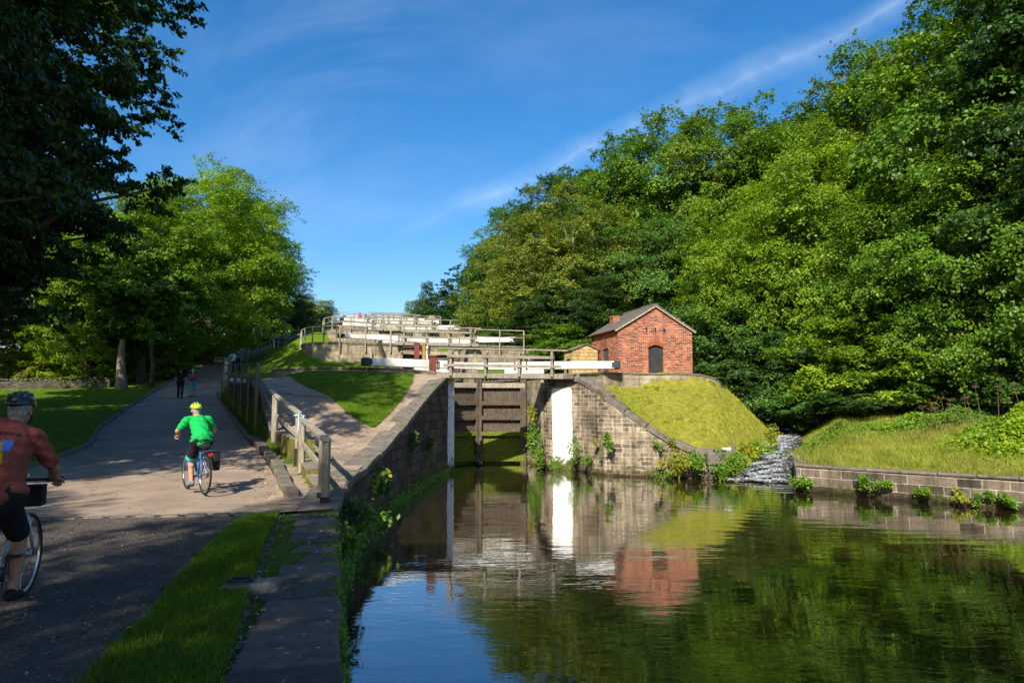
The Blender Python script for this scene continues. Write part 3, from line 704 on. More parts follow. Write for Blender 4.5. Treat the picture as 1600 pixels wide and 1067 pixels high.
# ---- right wing: splay, white buttress, curved battered wall
rw=empty('wing_wall',(5,27,0),label='curved pale stone wing wall sloping down to the water right of the white painted strip',cat='wall')
FB=smoothline([(1.40,30.35,0),(1.75,29.78,0),(2.67,29.4,0),(3.25,28.3,0),(3.8,27.45,0),(5.0,26.95,0),(6.25,26.8,0),(7.5,26.25,0),(8.0,26.15,0)],70)
def ztop(x): return float(interp(x,[1,2.75,3.15,3.78,4.73,5.86,6.9,7.1,8.1],[3.92,3.92,3.62,3.02,2.30,1.50,1.02,.92,.90]))
bot=[];top=[]
for p in FB:
    z=ztop(p.x); bot.append((p.x,p.y,-1.2)); k=(z+.3)/4.2
    top.append((p.x+.02*k,p.y+.42*k,z))
m=MB(); wallbody(m,bot,top,.6,16,.012)
m.build('wall_face',M['stone_small'],rw,world=True)
m=MB(); coping(m,[t for t in top],.62,.24,.05,1.0,lift=-.06); m.build('coping',M['coping'],rw,world=True,bevel=.03)
m=MB(); m.box((7.75,26.35,.78),(.75,.62,.5),.1); m.box((7.72,26.36,.25),(.62,.6,.56),.1); m.box((8.35,26.75,.9),(.55,.5,.34),.5); m.build('end_block',M['coping'],rw,world=True,bevel=.05)
m=MB(); m.box((8.25,26.55,1.12),(.34,.2,.1),.3); m.build('white_stone',M['whitewash'],rw,world=True,bevel=.02)
# white painted strip: thin skin proud of wall, following its batter
m=MB(); n=24; ia=[]
for k in range(n+1):
    z=-.1+3.62*k/n
    for X in (1.80,2.08,2.36,2.64):
        bx=[p[0] for p in bot]; yb=float(np.interp(X,bx,[p[1] for p in bot])); yt=float(np.interp(X,bx,[p[1] for p in top])); zt=float(np.interp(X,bx,[p[2] for p in top]))
        t=(z+1.2)/(zt+1.2); X2=X-.05*t; ia.append((X2-.012,yb+(yt-yb)*t-.045,z))
F=[];U=[]
for k in range(n):
    for c in range(3):
        a=k*4+c; F.append((a,a+1,a+5,a+4)); U.append([(ia[q][0],ia[q][2]) for q in F[-1]])
m.add(ia,F,U); o=m.build('white_strip',M['whitewash'],rw,world=True); sd=o.modifiers.new('thick','SOLIDIFY'); sd.thickness=.05; sd.offset=-1
# platform edge stones + cap above white strip
m=MB()
for (a,b) in (((1.42,30.3),(1.85,30.05)),((1.87,30.04),(2.75,29.82))): m.bar((a[0],a[1],4.02),(b[0],b[1],4.02),.75,.24)
m.build('cap_stone',M['coping'],rw,world=True,bevel=.03)
# ---- low parapet in front of the brick hut
pw=empty('parapet_wall',(6,33,3.8),label='low stone parapet curving along the top of the grassy mound below the brick hut',cat='wall')
PP=smoothline([(3.0,30.5,0),(3.5,32.0,0),(4.6,32.9,0),(6.5,33.3,0),(8.5,33.4,0),(10.0,33.9,0),(10.9,35.2,0),(11.1,36.2,0)],36)
bt=[];tp=[]
for p in PP:
    zt=float(interp(p.x,[3,4,9,10.2,11.1],[4.1,4.24,4.22,4.0,3.55])); bt.append((p.x,p.y,min(zt-.6,3.4))); tp.append((p.x,p.y,zt))
m=MB(); wallbody(m,bt,tp,.34,4,.01); m.build('wall_face',M['stone_up'],pw,world=True)
m=MB(); coping(m,tp,.42,.10,.04,.9,lift=0); m.build('coping',M['coping'],pw,world=True,bevel=.02)
# ---- right bank wall
bw=empty('bank_wall',(12,20,0),label='low wall of squared stone along the far right bank with ferns in its joints',cat='wall')
PB=[(11.2,26.2),(9.9,23.6),(9.35,22.8),(14,18.7),(19,14.3),(26,8),(40,-6)]
rs=[(12.0,29.2),(11.0,27.0),(10.2,24.9),(9.35,22.8)]+[tuple(p) for p in resample([(9.6,22.58),(14,18.7),(19,14.3),(26,8)],50)]
m=MB(); wallbody(m,[(x,y,-1.2) for x,y in rs],[(x,y,.80+.02*math.sin(x*2)) for x,y in rs],.5,8,.015); m.build('wall_face',M['stone_bank'],bw,world=True)
m=MB(); coping(m,[(x,y,.80) for x,y in [(11.0,27.0),(10.2,24.9)]],.45,.09,.05,.95); coping(m,[(x,y,.80) for x,y in [(10.2,24.9),(9.36,22.82)]],.45,.09,.05,.95); coping(m,[(x,y,.80) for x,y in [(9.5,22.68),(14,18.7),(19,14.3),(26,8)]],.45,.09,.05,.95); m.build('coping',M['coping'],bw,world=True,bevel=.02)
# ---- retaining wall below the upper path, on the road side
rt=empty('retaining_wall',(-12,30,1.8),label='dark stained retaining wall under the tall railing beside the road',cat='wall')
ysr=np.linspace(19.9,43.0,46); bt=[(float(fx(y))-.12,float(y),float(zr(y))-.4) for y in ysr][::-1]; tp=[(float(fx(y))-.10,float(y),zgs(float(fx(y))+.25,y)+.02) for y in ysr][::-1]
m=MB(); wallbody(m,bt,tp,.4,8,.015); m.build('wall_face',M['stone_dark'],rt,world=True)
m=MB(); coping(m,tp,.45,.09,.03,1.1); m.build('coping',M['coping'],rt,world=True,bevel=.02)
# ---- mossy side wall of the steps
sw=empty('step_side_wall',(-5,16,1.3),label='low mossy yellow-green side wall stepping down beside the paved ramp and timber handrail',cat='wall')
m=MB()
for (y0,y1,zt) in ((15.9,19.75,2.12),(13.9,15.85,1.62),(12.35,13.85,1.47)):
    P=[(float(fx(y))-.02,y) for y in np.linspace(y0,y1,6)][::-1]
    wallbody(m,[(x,y,1.0) for x,y in P],[(x,y,zt - (y1-y)*.02) for x,y in P],.34,4,.01)
def mossy():
    t=NT('mossy_step_stone'); P=t.pos(); z=t.sep(P)[2]; n=t.n('ShaderNodeNewGeometry').outputs['Normal']; nz=t.sep(n)[2]
    k=t.ramp(t.math('SUBTRACT',t.noise(P,3,5,.7),t.math('MULTIPLY',nz,.35)),[(.36,0),(.5,1)])
    a=t.ramp(t.noise(P,9,5,.7),[(.3,(.13,.11,.085)),(.7,(.27,.23,.18))]); b=t.ramp(t.noise(P,16,4),[(.3,(.07,.07,.012)),(.7,(.20,.18,.03))])
    return t.fin(t.pr(t.mix(k,a,b),.9,.2,t.bump(t.noise(P,15,5,.7),.6,.02)))
m.build('wall_face',mossy(),sw,world=True,bevel=.02)
m=MB()
for i in range(5):
    y=13.6+i*1.4; x=float(fx(y)); x2=min(x+1.5,float(xw(y))-.7); z=zgs(x+.4,y); m.bar((x+.3,y,z-.03),(x2,y+.2,zgs(x2,y)-.03),.3,.17)
m.build('step',M['coping'],sw,world=True,bevel=.02)
# ---- curved kerb wall on the lawn, left of the bottom lock
cw=empty('curved_wall',(-7,31,4),label='low shadowed stone wall curving across the lawn behind the left white beam',cat='wall')
CP=smoothline([(-10.9,36.5,0),(-12.0,35.0,0),(-11.7,33.4,0),(-10.2,32.3,0),(-8.0,31.0,0),(-6.0,30.1,0),(-4.6,29.7,0),(-3.1,29.6,0)],40)
bt=[(p.x,p.y,3.3) for p in CP]; tp=[(p.x,p.y,float(interp(p.x,[-12,-8,-4.6,-3],[4.42,4.42,4.28,4.12]))) for p in CP]
m=MB(); wallbody(m,bt,tp,.4,5,.01); m.build('wall_face',M['stone'],cw,world=True)
m=MB(); coping(m,tp,.46,.09,.03,.9); m.build('coping',M['coping'],cw,world=True,bevel=.02)
# ---- field wall at the far side of the lawn on the left
fw=empty('field_wall',(-30,45,3),label='long low dry stone wall at the back of the shaded lawn on the left',cat='wall')
P=resample([(-45,43),(-38,45),(-31,45.6),(-27.2,46.2)],60)
m=MB(); wallbody(m,[(x,y,zgs(x,y)-.3) for x,y in P],[(x,y,zgs(x,y)+.55+.05*math.sin(x*3)) for x,y in P],.4,5,.02); m.build('wall_face',M['dry_stone'],fw,world=True)
m=MB()
for i in range(len(P)-1):
    x,y=P[i][:2]; m.box((x,y+.2,zgs(x,y)+.63+random.uniform(-.03,.03)),(.26,.42,.16),rz=random.uniform(-.2,.2))
m.build('coping',M['dry_stone'],fw,world=True,bevel=.03)
# ---- sill of setts where tarmac meets gravel
sill=empty('stone_sill',(-6,9.8,1.28),label='row of worn setts across the path where the tarmac meets the gravel',cat='stone edging')
m0=None
for i in range(15):
    t=i/15; x=-8.6+5.0*t; y=9.35+ .95*t+random.uniform(-.03,.03); mm=MB(); mm.box((x,y,1.255),(.30+random.uniform(-.05,.03),.17,.13),rz=.19+random.uniform(-.06,.06)); mm.build('sett',M['coping'],sill,world=True,bevel=.03)
# ---- mooring slab with ring
ms=empty('mooring_ring',(*at(390,917,6.25).xy,1.24),rz=.25,label='pale stone slab with a rusty iron mooring ring in the grass verge',cat='mooring ring')
MB().add(*[[(-.27,-.14,0),(.25,-.15,0),(.27,.12,0),(-.2,.15,0),(-.25,-.12,.11),(.23,-.13,.12),(.25,.1,.12),(-.18,.13,.11)],[(0,1,5,4),(1,2,6,5),(2,3,7,6),(3,0,4,7),(4,5,6,7)]]).build('slab',M['stone_pale'] if 'stone_pale' in M else plain('pale_slab',(.16,.15,.135),.9,.2,0,.3,.01),ms,bevel=.02)
MB().ring((-.08,.0,.135),(0,.1,1),.10,.014).build('ring',M['iron'],ms,smooth=True)
# ---- lock stages two to five: stone masses that step up the hill
names=['second','third','fourth','topmost']
def mass(lx0,lx1,n,label,left):
    X0,Y0,z=LOCKS[n]; zb=LOCKS[n-1][2]-1.2
    def w(a,b): return (X0+a*CA-b*SA, Y0+a*SA+b*CA)
    o=empty('lock_mass',(*w(lx0,0),zb),label=label,cat='lock wall')
    if left:
        front=smoothline([(*w(lx0-.3,7.5),0),(*w(lx0-.2,2.6),0),(*w(lx0+.5,.7),0),(*w(lx0+2.0,.05),0)],16)
        fr=[(p.x,p.y) for p in front]+[w(-2.25,0)]
        P=[tuple(p) for p in resample(fr,26)]; side=[w(-2.2,.01),w(-2.2,17)]
    else:
        P=[tuple(p) for p in resample([w(2.25,0),w(lx1,.3),w(lx1+3.5,1.6)],18)]; side=[w(2.2,17),w(2.2,.01)]
    m=MB(); tops=[]
    for i,p in enumerate(P):
        zt=z-.14
        if not left: zt=z-.14-max(0,(i-10)/7)*1.1
        tops.append((p[0],p[1],zt))
    wallbody(m,[(x,y,zb) for x,y in P],tops,.6,8,.01); m.build('wall_face',M['stone_up'],o,world=True)
    m=MB(); wallbody(m,[(x,y,zb-2) for x,y in resample(side,8)],[(x,y,z-.14) for x,y in resample(side,8)],.6,6,.01); m.build('chamber_face',M['stone'],o,world=True)
    m=MB(); coping(m,tops,.7,.17,.05,1.2); coping(m,[(*side[0],z-.14),(*side[1],z-.14)],.7,.17,.05,1.3); m.build('coping',M['coping'],o,world=True,bevel=.02)
    # flat platform behind the wall head
    m=MB()
    if left: poly=[w(lx0+.3,9),w(lx0+.2,2.8),w(lx0+1,1.2),w(lx0+2.2,.5),w(-2.7,.5),w(-2.7,12),w(lx0+1,14)]
    else: poly=[w(2.7,.5),w(lx1,.8),w(lx1+1.5,4),w(lx1+1,10),w(2.7,12)]
    poly=poly[::-1] if left else poly
    m.prism(poly,z-.6,z-.02); m.build('platform',M['paving'],o,world=True)
    return o
for n in range(1,5):
    mass([0,-8.4,-7.0,-6.5,-6.5][n],0,n,f'long curved stone lock side of the {names[n-1]} lock, left of its gates',True)
    mass(0,[0,7.0,6.6,6.2,6.2][n],n,f'stone lock side of the {names[n-1]} lock, right of its gates',False)
# ------------------------------------------------------------------ timber fences, bridges, gates, huts
T=M['timber']
def post(par,x,y,z0,z1,w=.13,mat=None,dark=0):
    m=MB(); m.bar((x,y,z0),(x,y,z1),w,w,up=(0,1,0)); o=m.build('post',mat or T,par,world=True,bevel=.012)
    if dark:
        m=MB(); m.bar((x,y,z0),(x,y,z0+dark),w+.02,w+.02,up=(0,1,0)); m.build('shoe',M['iron'],o,world=True)
        for c in par.children: pass
    return o
def rail(par,a,b,w=.06,h=.1,mat=None,name='rail'):
    m=MB(); m.bar(a,b,w,h); return m.build(name,mat or T,par,world=True,bevel=.01)
# handrail of the ramp (near, open gate-like break in the middle)
hr=empty('timber_handrail',(-3,11.07,1.27),label='sloping two-rail timber handrail with a broken join beside the mossy steps',cat='handrail')
P1=Vector((-2.98,11.07,0)); P1b=Vector((-3.12,11.45,0))
def fpt(y): return Vector((float(fx(y)),y,0))
NP=[(11.07,1.27,2.62,.16,.2),(11.5,1.27,2.60,.11,.22),(15.0,1.35,2.70,.12,0),(15.9,1.33,2.62+.12,.12,0),(19.7,1.6,3.10,.15,0)]
hp=[]
for (y,z0,z1,w,dk) in ((11.07,1.24,2.34,.115,.2),(11.6,1.24,2.33,.10,.2),(15.35,1.3,2.54,.12,0),(16.2,1.35,2.68,.12,.5),(19.7,1.6,3.12,.15,0)):
    p=fpt(y); post(hr,p.x,p.y,z0,z1,w,dark=dk); hp.append((p,z1))
def rl(par,i,j,dz,w=.05,h=.11,ex=0):
    a=hp[i][0].copy(); b=hp[j][0].copy(); a.z=hp[i][1]+dz; b.z=hp[j][1]+dz; d=(b-a).normalized()
    rail(par,a-d*ex,b+d*ex,w,h)
rl(hr,0,2,.0,.13,.07,.08); rl(hr,0,2,-.52,.05,.12); rl(hr,3,4,.0,.13,.07,.06); rl(hr,3,4,-.55,.05,.12)
a=hp[4][0].copy(); a.z=3.12; b=fpt(23.5); b.z=4.26-.65; rail(hr,a,b,.13,.07); a.z-=.55; b.z-=.45; rail(hr,a,b,.05,.12)
ch=empty('blue_tie',(*hp[3][0].xy,2.6),label='blue and white rope tie knotted round the handrail posts',cat='rope')
m=MB(); p=hp[3][0]; q=hp[2][0]
m.tube([(p.x,p.y,2.7),(p.x+.1,p.y-.3,2.55),(q.x,q.y+.1,2.62),(q.x-.05,q.y,2.5)],.018,6); m.tube([(p.x+.06,p.y-.2,2.6),(p.x+.07,p.y-.22,2.35),(p.x+.05,p.y-.25,2.1)],.016,6); m.ring((p.x,p.y,2.62),(0,0,1),.1,.018,16,5); m.build('loop',plain('pale_blue_rope',(.45,.62,.7),.7,.2),ch,world=True,smooth=True)
# tall railing over the retaining wall
tr=empty('tall_railing',(-8.55,23.6,1.8),label='tall dark timber railing of long posts fixed to the retaining wall by the road',cat='railing')
ys_=[23.5,26.8,30.2,34,38.6,43.5]; tops=[]
for i,y in enumerate(ys_):
    x=float(fx(y))-.24; zt=float(interp(y,[23.5,30,36,43.5],[4.24,4.55,4.85,5.28])); z0=float(zr(y))-.1
    post(tr,x,y,z0,zt,.13 if i in (0,) else .095,M['timber_dark'] if i<5 else T); tops.append(Vector((x,y,zt)))
for i in range(5):
    rail(tr,tops[i],tops[i+1],.10,.06,M['timber_dark']); rail(tr,tops[i]-Vector((0,0,.55)),tops[i+1]-Vector((0,0,.55)),.05,.12,M['timber_dark'])
# long fence climbing beside the road
cf=empty('climbing_fence',(-18,43.5,4.1),label='long timber fence climbing the hill between the road and the sunlit lawn',cat='fence')
pts=[]
for y in list(np.arange(43.9,62,2.1))+list(np.arange(62,118,2.6)):
    x=float(fx(y))-.05; zt=float(interp(y,[43.5,60,75,90,105,118],[5.3,7.15,9.4,12.0,14.3,15.9])); pts.append(Vector((x,float(y),zt)))
for p in pts: post(cf,p.x,p.y,min(zgs(p.x,p.y),p.z-1.1)-.2,p.z,.13)
for a,b in zip(pts[:-1],pts[1:]):
    rail(cf,a,b,.12,.06)
    rail(cf,a-Vector((0,0,.5)),b-Vector((0,0,.5)),.05,.09)
# ---- footbridges across each lock tail
def footbridge(n,half,label):
    X0,Y0,z=LOCKS[n]; dz=z
    o=empty('footbridge',(X0,Y0,dz),AX,label=label,cat='footbridge',group='timber footbridges over the locks')
    m=MB()
    for i in range(7): m.box((0,-.36+i*.12-.0,.06),(2*half+.7,.11,.05))
    for i in range(7): pass
    m.build('deck',M['timber_dark'],o)
    for y in (-.42,.42): MB().box((0,y,-.04),(2*half+.8,.1,.2)).build('beam',T,o,bevel=.01)
    xs=[-half+.15+i*(2*half-.3)/3 for i in range(4)]
    for y in (-.5,):
        for i,x in enumerate(xs):
            MB().box((x,y,.5),(.11,.09,1.12)).build('post',T,o,bevel=.01)
            if y<0: MB().box((x+.12,y+.1,.45),(.07,.07,.95)).build('post',M['timber_dark'],o,bevel=.01)
        s=1 if y<0 else -1
        r=MB(); r.bar((-half-.35,y,1.08),(half+.55 if y<0 else half+.2,y,1.08),.15,.07); r.build('rail',T,o,bevel=.01)
        MB().bar((-half+.0,y-.07*s,.76),(half-.1,y-.07*s,.76),.04,.13).build('rail',T,o,bevel=.008)
        MB().bar((-half-.15,y-.07*s,.38),(half+.25,y-.07*s,.38),.04,.12).build('rail',T,o,bevel=.008)
    return o
blab=['weathered timber footbridge with three rails over the tail of the bottom lock','timber footbridge over the second lock, above the maroon and ochre posts','timber footbridge over the third lock, half hidden behind nearer rails','small far timber footbridge over the fourth lock','highest timber footbridge, its rails standing out against the sky']
for n in range(5): footbridge(n,2.35,blab[n])
# ---- mitre gates with balance beams
def gate(n,side,label,arm,moss):
    X0,Y0,z=LOCKS[n]; hx,hy=side*2.2,3.3
    wx,wy=X0+hx*CA-hy*SA, Y0+hx*SA+hy*CA
    # leaf points from heel to mitre, upstream; local +x runs from heel towards the mitre
    th=math.atan2(.85,2.2); ang=AX+(math.pi-th if side>0 else th)
    o=empty('lock_gate',(wx,wy,0 if n==0 else z-4.2),ang,label=label,cat='lock gate')
    L=math.hypot(2.2,.85); zt=(z if n==0 else 4.2)-.25; s=side   # local y towards upstream differs by side
    f=1 if side>0 else -1                                        # downstream face direction in local y
    m=MB(); nb=10
    for i in range(nb): m.box((L*(i+.5)/nb,-.0,zt*.5+zt*.17),(L/nb-.012,.07,zt*.66))
    m.build('planking',M['gate_wood'],o)
    m=MB(); nb=8
    for i in range(nb): m.box((L*(i+.5)/nb,0.002*i,zt*.17-.3),(L/nb-.012,.09,zt*.34+.6))
    m.build('lower_planking',M['gate_wet'],o)
    for (zz,h,mt) in ((zt-.10,.24,'gate_pale'),(zt-.95,.2,'gate_wood'),(zt-1.65,.2,'gate_wood'),(zt-2.4,.2,'gate_wet'),(.25,.3,'gate_wet')):
        MB().box((L/2,f*.14,zz),(L-.1,.2,h)).build('cross_beam',M[mt],o,bevel=.02)
    MB().box((L-.1,f*.1,zt/2+.05),(.26,.34,zt+.7)).build('mitre_post',M['gate_wood'],o,bevel=.02)
    MB().box((.14,f*.06,zt/2),(.3,.34,zt+.9)).build('heel_post',M['gate_wood'],o,bevel=.02)
    zb=z+.62 if n==0 else 4.2+.62
    bb=MB(); bb.box((-arm/2+.35+ .2,0,zb),(arm+.1,.36,.36)); b=bb.build('balance_beam',M['white'],o,bevel=.02)
    MB().box((L/2-.25,0,zb-.03),(L+.5,.33,.32)).build('beam_inner',M['white'],b,bevel=.02)
    MB().box((-.25 if side<0 else .1,0,zb-.33),(1.9,.32,.31)).build('thick_end',M['white'],b,bevel=.02)
    MB().box((-arm+.38+.06,0,zb),(.45,.365,.365)).build('beam_tip',M['black'],b,bevel=.05)
    for xx in (-.02,.55):
        mm=MB(); mm.box((xx,0,zb-.02),(.07,.385,.40)); mm.ell((xx,-.2*s,zb+.08),.022,6,4); mm.ell((xx,-.2*s,zb-.1),.022,6,4); mm.build('iron_strap',M['rustred'],b)
    return o
gl=[('left gate of the bottom lock with a thick white balance beam over the lawn','right gate of the bottom lock, its long white beam reaching the brick hut'),
('left gate of the second lock, white beam against the stepped dark wall','right gate of the second lock, white beam ending by the trees'),
('left gate of the third lock with a white balance beam','right gate of the third lock with a white balance beam'),
('left gate of the fourth lock with a thin white beam','right gate of the fourth lock with a thin white beam'),
('left gate of the topmost lock, white beam just below the sky','right gate of the topmost lock, white beam near the grey gable stone')]
for n in range(5):
    gate(n,-1,gl[n][0],[3.9,4.6,4.4,4.4,4.4][n],1); gate(n,1,gl[n][1],[4.7,4.5,4.2,4.2,4.2][n],1)
# paddle gear on platforms
def paddle(x,y,z,label,mat,h=1.0,w=.32):
    o=empty('paddle_gear',(x,y,z),AX,label=label,cat='paddle gear')
    MB().box((0,0,h/2),(w,w*.8,h)).build('housing',mat,o,bevel=.02)
    MB().box((0,0,h+.03),(w+.07,w*.8+.07,.07)).build('lid',mat,o,bevel=.02)
    m=MB(); m.tube([(w/2,0,h*.7),(w/2+.16,0,h*.7)],.03,8); m.bar((w/2+.14,0,h*.7),(w/2+.14,.0,h*.7-.3),.03,.05); m.build('spindle',M['iron'],o)
    return o
for n in range(1,5):
    X0,Y0,z=LOCKS[n]; nm=['','second','third','fourth','topmost'][n]
    for sgn,sd_ in ((-1,'left'),(1,'right')):
        o=empty('lock_railing',(*wor(0,0),z),label=f'timber railing running back along the {sd_} edge of the {nm} lock chamber',cat='railing'); pp=[]
        for ly in (5.2,7.4,9.6,11.8,14.0):
            lx=sgn*3.3; pp.append(Vector((X0+lx*CA-ly*SA,Y0+lx*SA+ly*CA,z+1.0)))
        for p in pp: post(o,p.x,p.y,p.z-1.05,p.z,.09)
        for a,b in zip(pp[:-1],pp[1:]): rail(o,a,b,.09,.06); rail(o,a-Vector((0,0,.45)),b-Vector((0,0,.45)),.04,.09)
p=at(676,583,29.8); paddle(p.x,p.y,4.1,'rusty red paddle gear box beside the thick white beam',M['rustred'],.78,.3)
p=at(651,560,44.0); paddle(p.x,p.y,p.z,'tall maroon paddle post under the second footbridge',M['maroon'],.95,.3)
p=at(662,561,44.3); paddle(p.x,p.y,p.z-.1,'narrow ochre timber paddle post beside the maroon one',M['ochre'],1.05,.2)
p=at(667,561,44.4); paddle(p.x,p.y,p.z-.1,'thin white painted paddle post right of the ochre one',M['white'],1.05,.12)
for n in (1,2,3,4):
    X0,Y0,z=LOCKS[n]; nm=['','second','third','fourth','topmost'][n]
    for k,(lx,ly,hh,mt) in enumerate(((-2.9,2.2,1.0,'timber_dark'),(-3.1,6.5,1.15,'iron'),(2.9,2.0,1.0,'timber_dark'),(3.0,6.3,1.2,'timber'))):
        if n==1 and k==0: continue
        paddle(X0+lx*CA-ly*SA,Y0+lx*SA+ly*CA,z,['dark timber','iron','squat dark','pale timber'][k]+f' paddle stand on the {nm} lock side, '+['left nearer the bridge','left farther upstream','right nearer the bridge','right farther upstream'][k],M[mt],hh,.26)
# steel rods/leaning timber props before the second lock front
for (x0,y0,x1,y1,lab,mt) in ((592,533,606,581,'dark slanting timber prop leaning on the second lock front','black'),(578,545,582,581,'short grey upright post at the foot of the second lock front','timber')):
    a=at(x0,y0,43.9); b=at(x1,y1,43.2); o=empty('timber_prop',b,label=lab,cat='timber prop'); MB().bar(a,b,.14,.14).build('bar',M[mt],o,world=True,bevel=.01)
# black end board on the second stage
a=at(531,562,42.9); 
# ---- railings along the fronts of the stone lock masses
def front_rail(n,lxs,label,metal=False,h=1.05,curve=None):
    X0,Y0,z=LOCKS[n]
    def w(a,b): return Vector((X0+a*CA-b*SA, Y0+a*SA+b*CA,0))
    o=empty('lock_railing',(*w(lxs[0],0).xy,z),label=label,cat='railing')
    pts=[]
    for q in (curve or [])+[(a,-.08) for a in lxs]:
        p=w(*q); p.z=z+h; pts.append(p)
    for p in pts: post(o,p.x,p.y,p.z-h-.62,p.z,.085 if not metal else .05,M['steel'] if metal else T)
    for a,b in zip(pts[:-1],pts[1:]):
        rail(o,a,b,.08 if not metal else .04,.07 if not metal else .04,M['steel'] if metal else T)
        if not metal or True: rail(o,a-Vector((0,0,.48)),b-Vector((0,0,.48)),.04,.05,M['steel'] if metal else T)
    return o
front_rail(1,[-6.2,-4.6,-3.0,-2.3],'curved timber railing on the long stone front of the second lock',curve=[(-8.8,6.5),(-8.75,5.0),(-8.65,3.5),(-8.4,2.2),(-7.9,1.1),(-7.2,.4)])
front_rail(1,[2.6,4.3,6.0],'thin railing right of the second footbridge ending in a braced post')
front_rail(2,[-6.6,-5.0,-3.6,-2.3],'timber railing on the stone front of the third lock',curve=[(-7.4,3.2),(-7.3,1.6)])
front_rail(3,[-6.2,-4.6,-3.4,-2.3],'far timber railing on the front of the fourth lock',curve=[(-6.9,3.2),(-6.8,1.6)])
front_rail(4,[-6.2,-4.6,-3.4,-2.3,0,2.3,4.0],'topmost railing seen against the sky',metal=True)
front_rail(2,[2.5,4.0,5.6],'timber railing on the stone to the right of the third footbridge')
front_rail(3,[2.5,4.0,5.4],'timber railing on the stone to the right of the fourth footbridge')
# top-of-hill wall and gable stone
tw=empty('hilltop_wall',(-8,92,14),label='weathered stone wall at the top of the flight in front of the far trees',cat='wall')
a=at(690,505,84); b=at(738,512,70); P=resample([at(668,503,92)[:2],at(700,505,84)[:2],at(738,512,76)[:2]],14)
m=MB(); wallbody(m,[(x,y,9.5) for x,y in P],[(x,y,float(interp(i,[0,13],[12.9,11.6]))) for i,(x,y) in enumerate(P)],.5,6,.02); m.build('wall_face',M['stone_up'],tw,world=True)
m=MB(); coping(m,[(x,y,float(interp(i,[0,13],[12.9,11.6]))) for i,(x,y) in enumerate(P)],.6,.12,.05,1.1); m.build('coping',M['coping'],tw,world=True)
gs=at(674,503,95); o=empty('gable_stone',gs,label='pointed grey stone gable peeping over the hilltop wall',cat='stone hut')
m=MB(); m.add([(-.85,0,-1.5),(.85,0,-1.5),(.85,0,.1),(.28,0,.95),(-.28,0,.95),(-.85,0,.1),(-.85,1.6,-1.5),(.85,1.6,-1.5),(.85,1.6,.1),(.28,1.6,.95),(-.28,1.6,.95),(-.85,1.6,.1)],[(0,1,2,3,4,5),(11,10,9,8,7,6),(0,5,11,6),(1,7,8,2),(2,8,9,3),(3,9,10,4),(4,10,11,5)]); m.build('walling',M['stone_up'],o)
# ---- brick hut
HZ=4.12
H=empty('brick_hut',(5.72,36.8,HZ),R(13.5),label='small red brick hut with a stone slate roof and arched dark door on the mound',cat='brick hut')
W_,D_=4.42,4.1; EV=2.72; AP=4.02
def wallq(m,a,b,z0,z1):
    L=math.hypot(b[0]-a[0],b[1]-a[1]); m.add([(a[0],a[1],z0),(b[0],b[1],z0),(b[0],b[1],z1),(a[0],a[1],z1)],[(0,1,2,3)],[[(0,z0),(L,z0),(L,z1),(0,z1)]])
dx0,dx1,dh=1.78,2.66,1.86
m=MB()
# front gable built round the door opening
pc=[]
n=8
arch=[(dx0+(dx1-dx0)*i/n, dh-.10+.14*math.sin(math.pi*i/n)) for i in range(n+1)]
def quadf(pts,y=0): m.add([(x,y,z) for x,z in pts],[tuple(range(len(pts)))],[[(x,z) for x,z in pts]])
quadf([(0,-.3),(dx0,-.3),(dx0,dh-.1),(0,dh-.1)]); quadf([(dx1,-.3),(W_,-.3),(W_,dh-.1),(dx1,dh-.1)])
quadf([(0,dh-.1),(dx0,dh-.1),(dx0,EV),(0,EV)]); quadf([(dx1,dh-.1),(W_,dh-.1),(W_,EV),(dx1,EV)])
for i in range(n): quadf([arch[i],arch[i+1],(arch[i+1][0],EV),(arch[i][0],EV)])
quadf([(0,EV),(W_,EV),(W_/2,AP)])
for (x,z0,z1) in ((dx0,-.3,dh-.1),(dx1,-.3,dh-.1)): m.add([(x,0,z0),(x,.2,z0),(x,.2,z1),(x,0,z1)],[(0,1,2,3)],[[(0,z0),(.2,z0),(.2,z1),(0,z1)]])
for i in range(n):
    a,b=arch[i],arch[i+1]; m.add([(a[0],0,a[1]),(b[0],0,b[1]),(b[0],.2,b[1]),(a[0],.2,a[1])],[(0,1,2,3)])
sw0,sw1,sh0,sh1=1.35,2.3,.15,1.78   # side shutter opening along depth
def qs(x,y0,y1,z0,z1): m.add([(x,y1,z0),(x,y0,z0),(x,y0,z1),(x,y1,z1)],[(0,1,2,3)],[[(-y1,z0),(-y0,z0),(-y0,z1),(-y1,z1)]])
qs(0,0,sw0,-.3,EV); qs(0,sw1,D_,-.3,EV); qs(0,sw0,sw1,-.3,sh0); qs(0,sw0,sw1,sh1,EV)
for y in (sw0,sw1): m.add([(0,y,sh0),(.15,y,sh0),(.15,y,sh1),(0,y,sh1)],[(0,1,2,3)])
m.add([(0,sw0,sh1),(0,sw1,sh1),(.15,sw1,sh1),(.15,sw0,sh1)],[(0,1,2,3)])
qs(W_,0,D_,-.3,EV)
m.add([(0,D_,-.3),(W_,D_,-.3),(W_,D_,EV),(W_/2,D_,AP),(0,D_,EV)],[(0,1,2,3,4)],[[(0,-.3),(W_,-.3),(W_,EV),(W_/2,AP),(0,EV)]])
m.build('wall',M['brick'],H)
d=MB()
for i in range(5): 
    x0=dx0+(dx1-dx0)*i/5; x1=dx0+(dx1-dx0)*(i+1)/5; d.box(((x0+x1)/2,.12,dh/2-.15),((x1-x0)-.008,.05,dh+.3))
d=d.build('door',M['darkwood'],H); MB().box((dx0+.12,.085,.95),(.03,.03,.12)).build('handle',M['iron'],d)
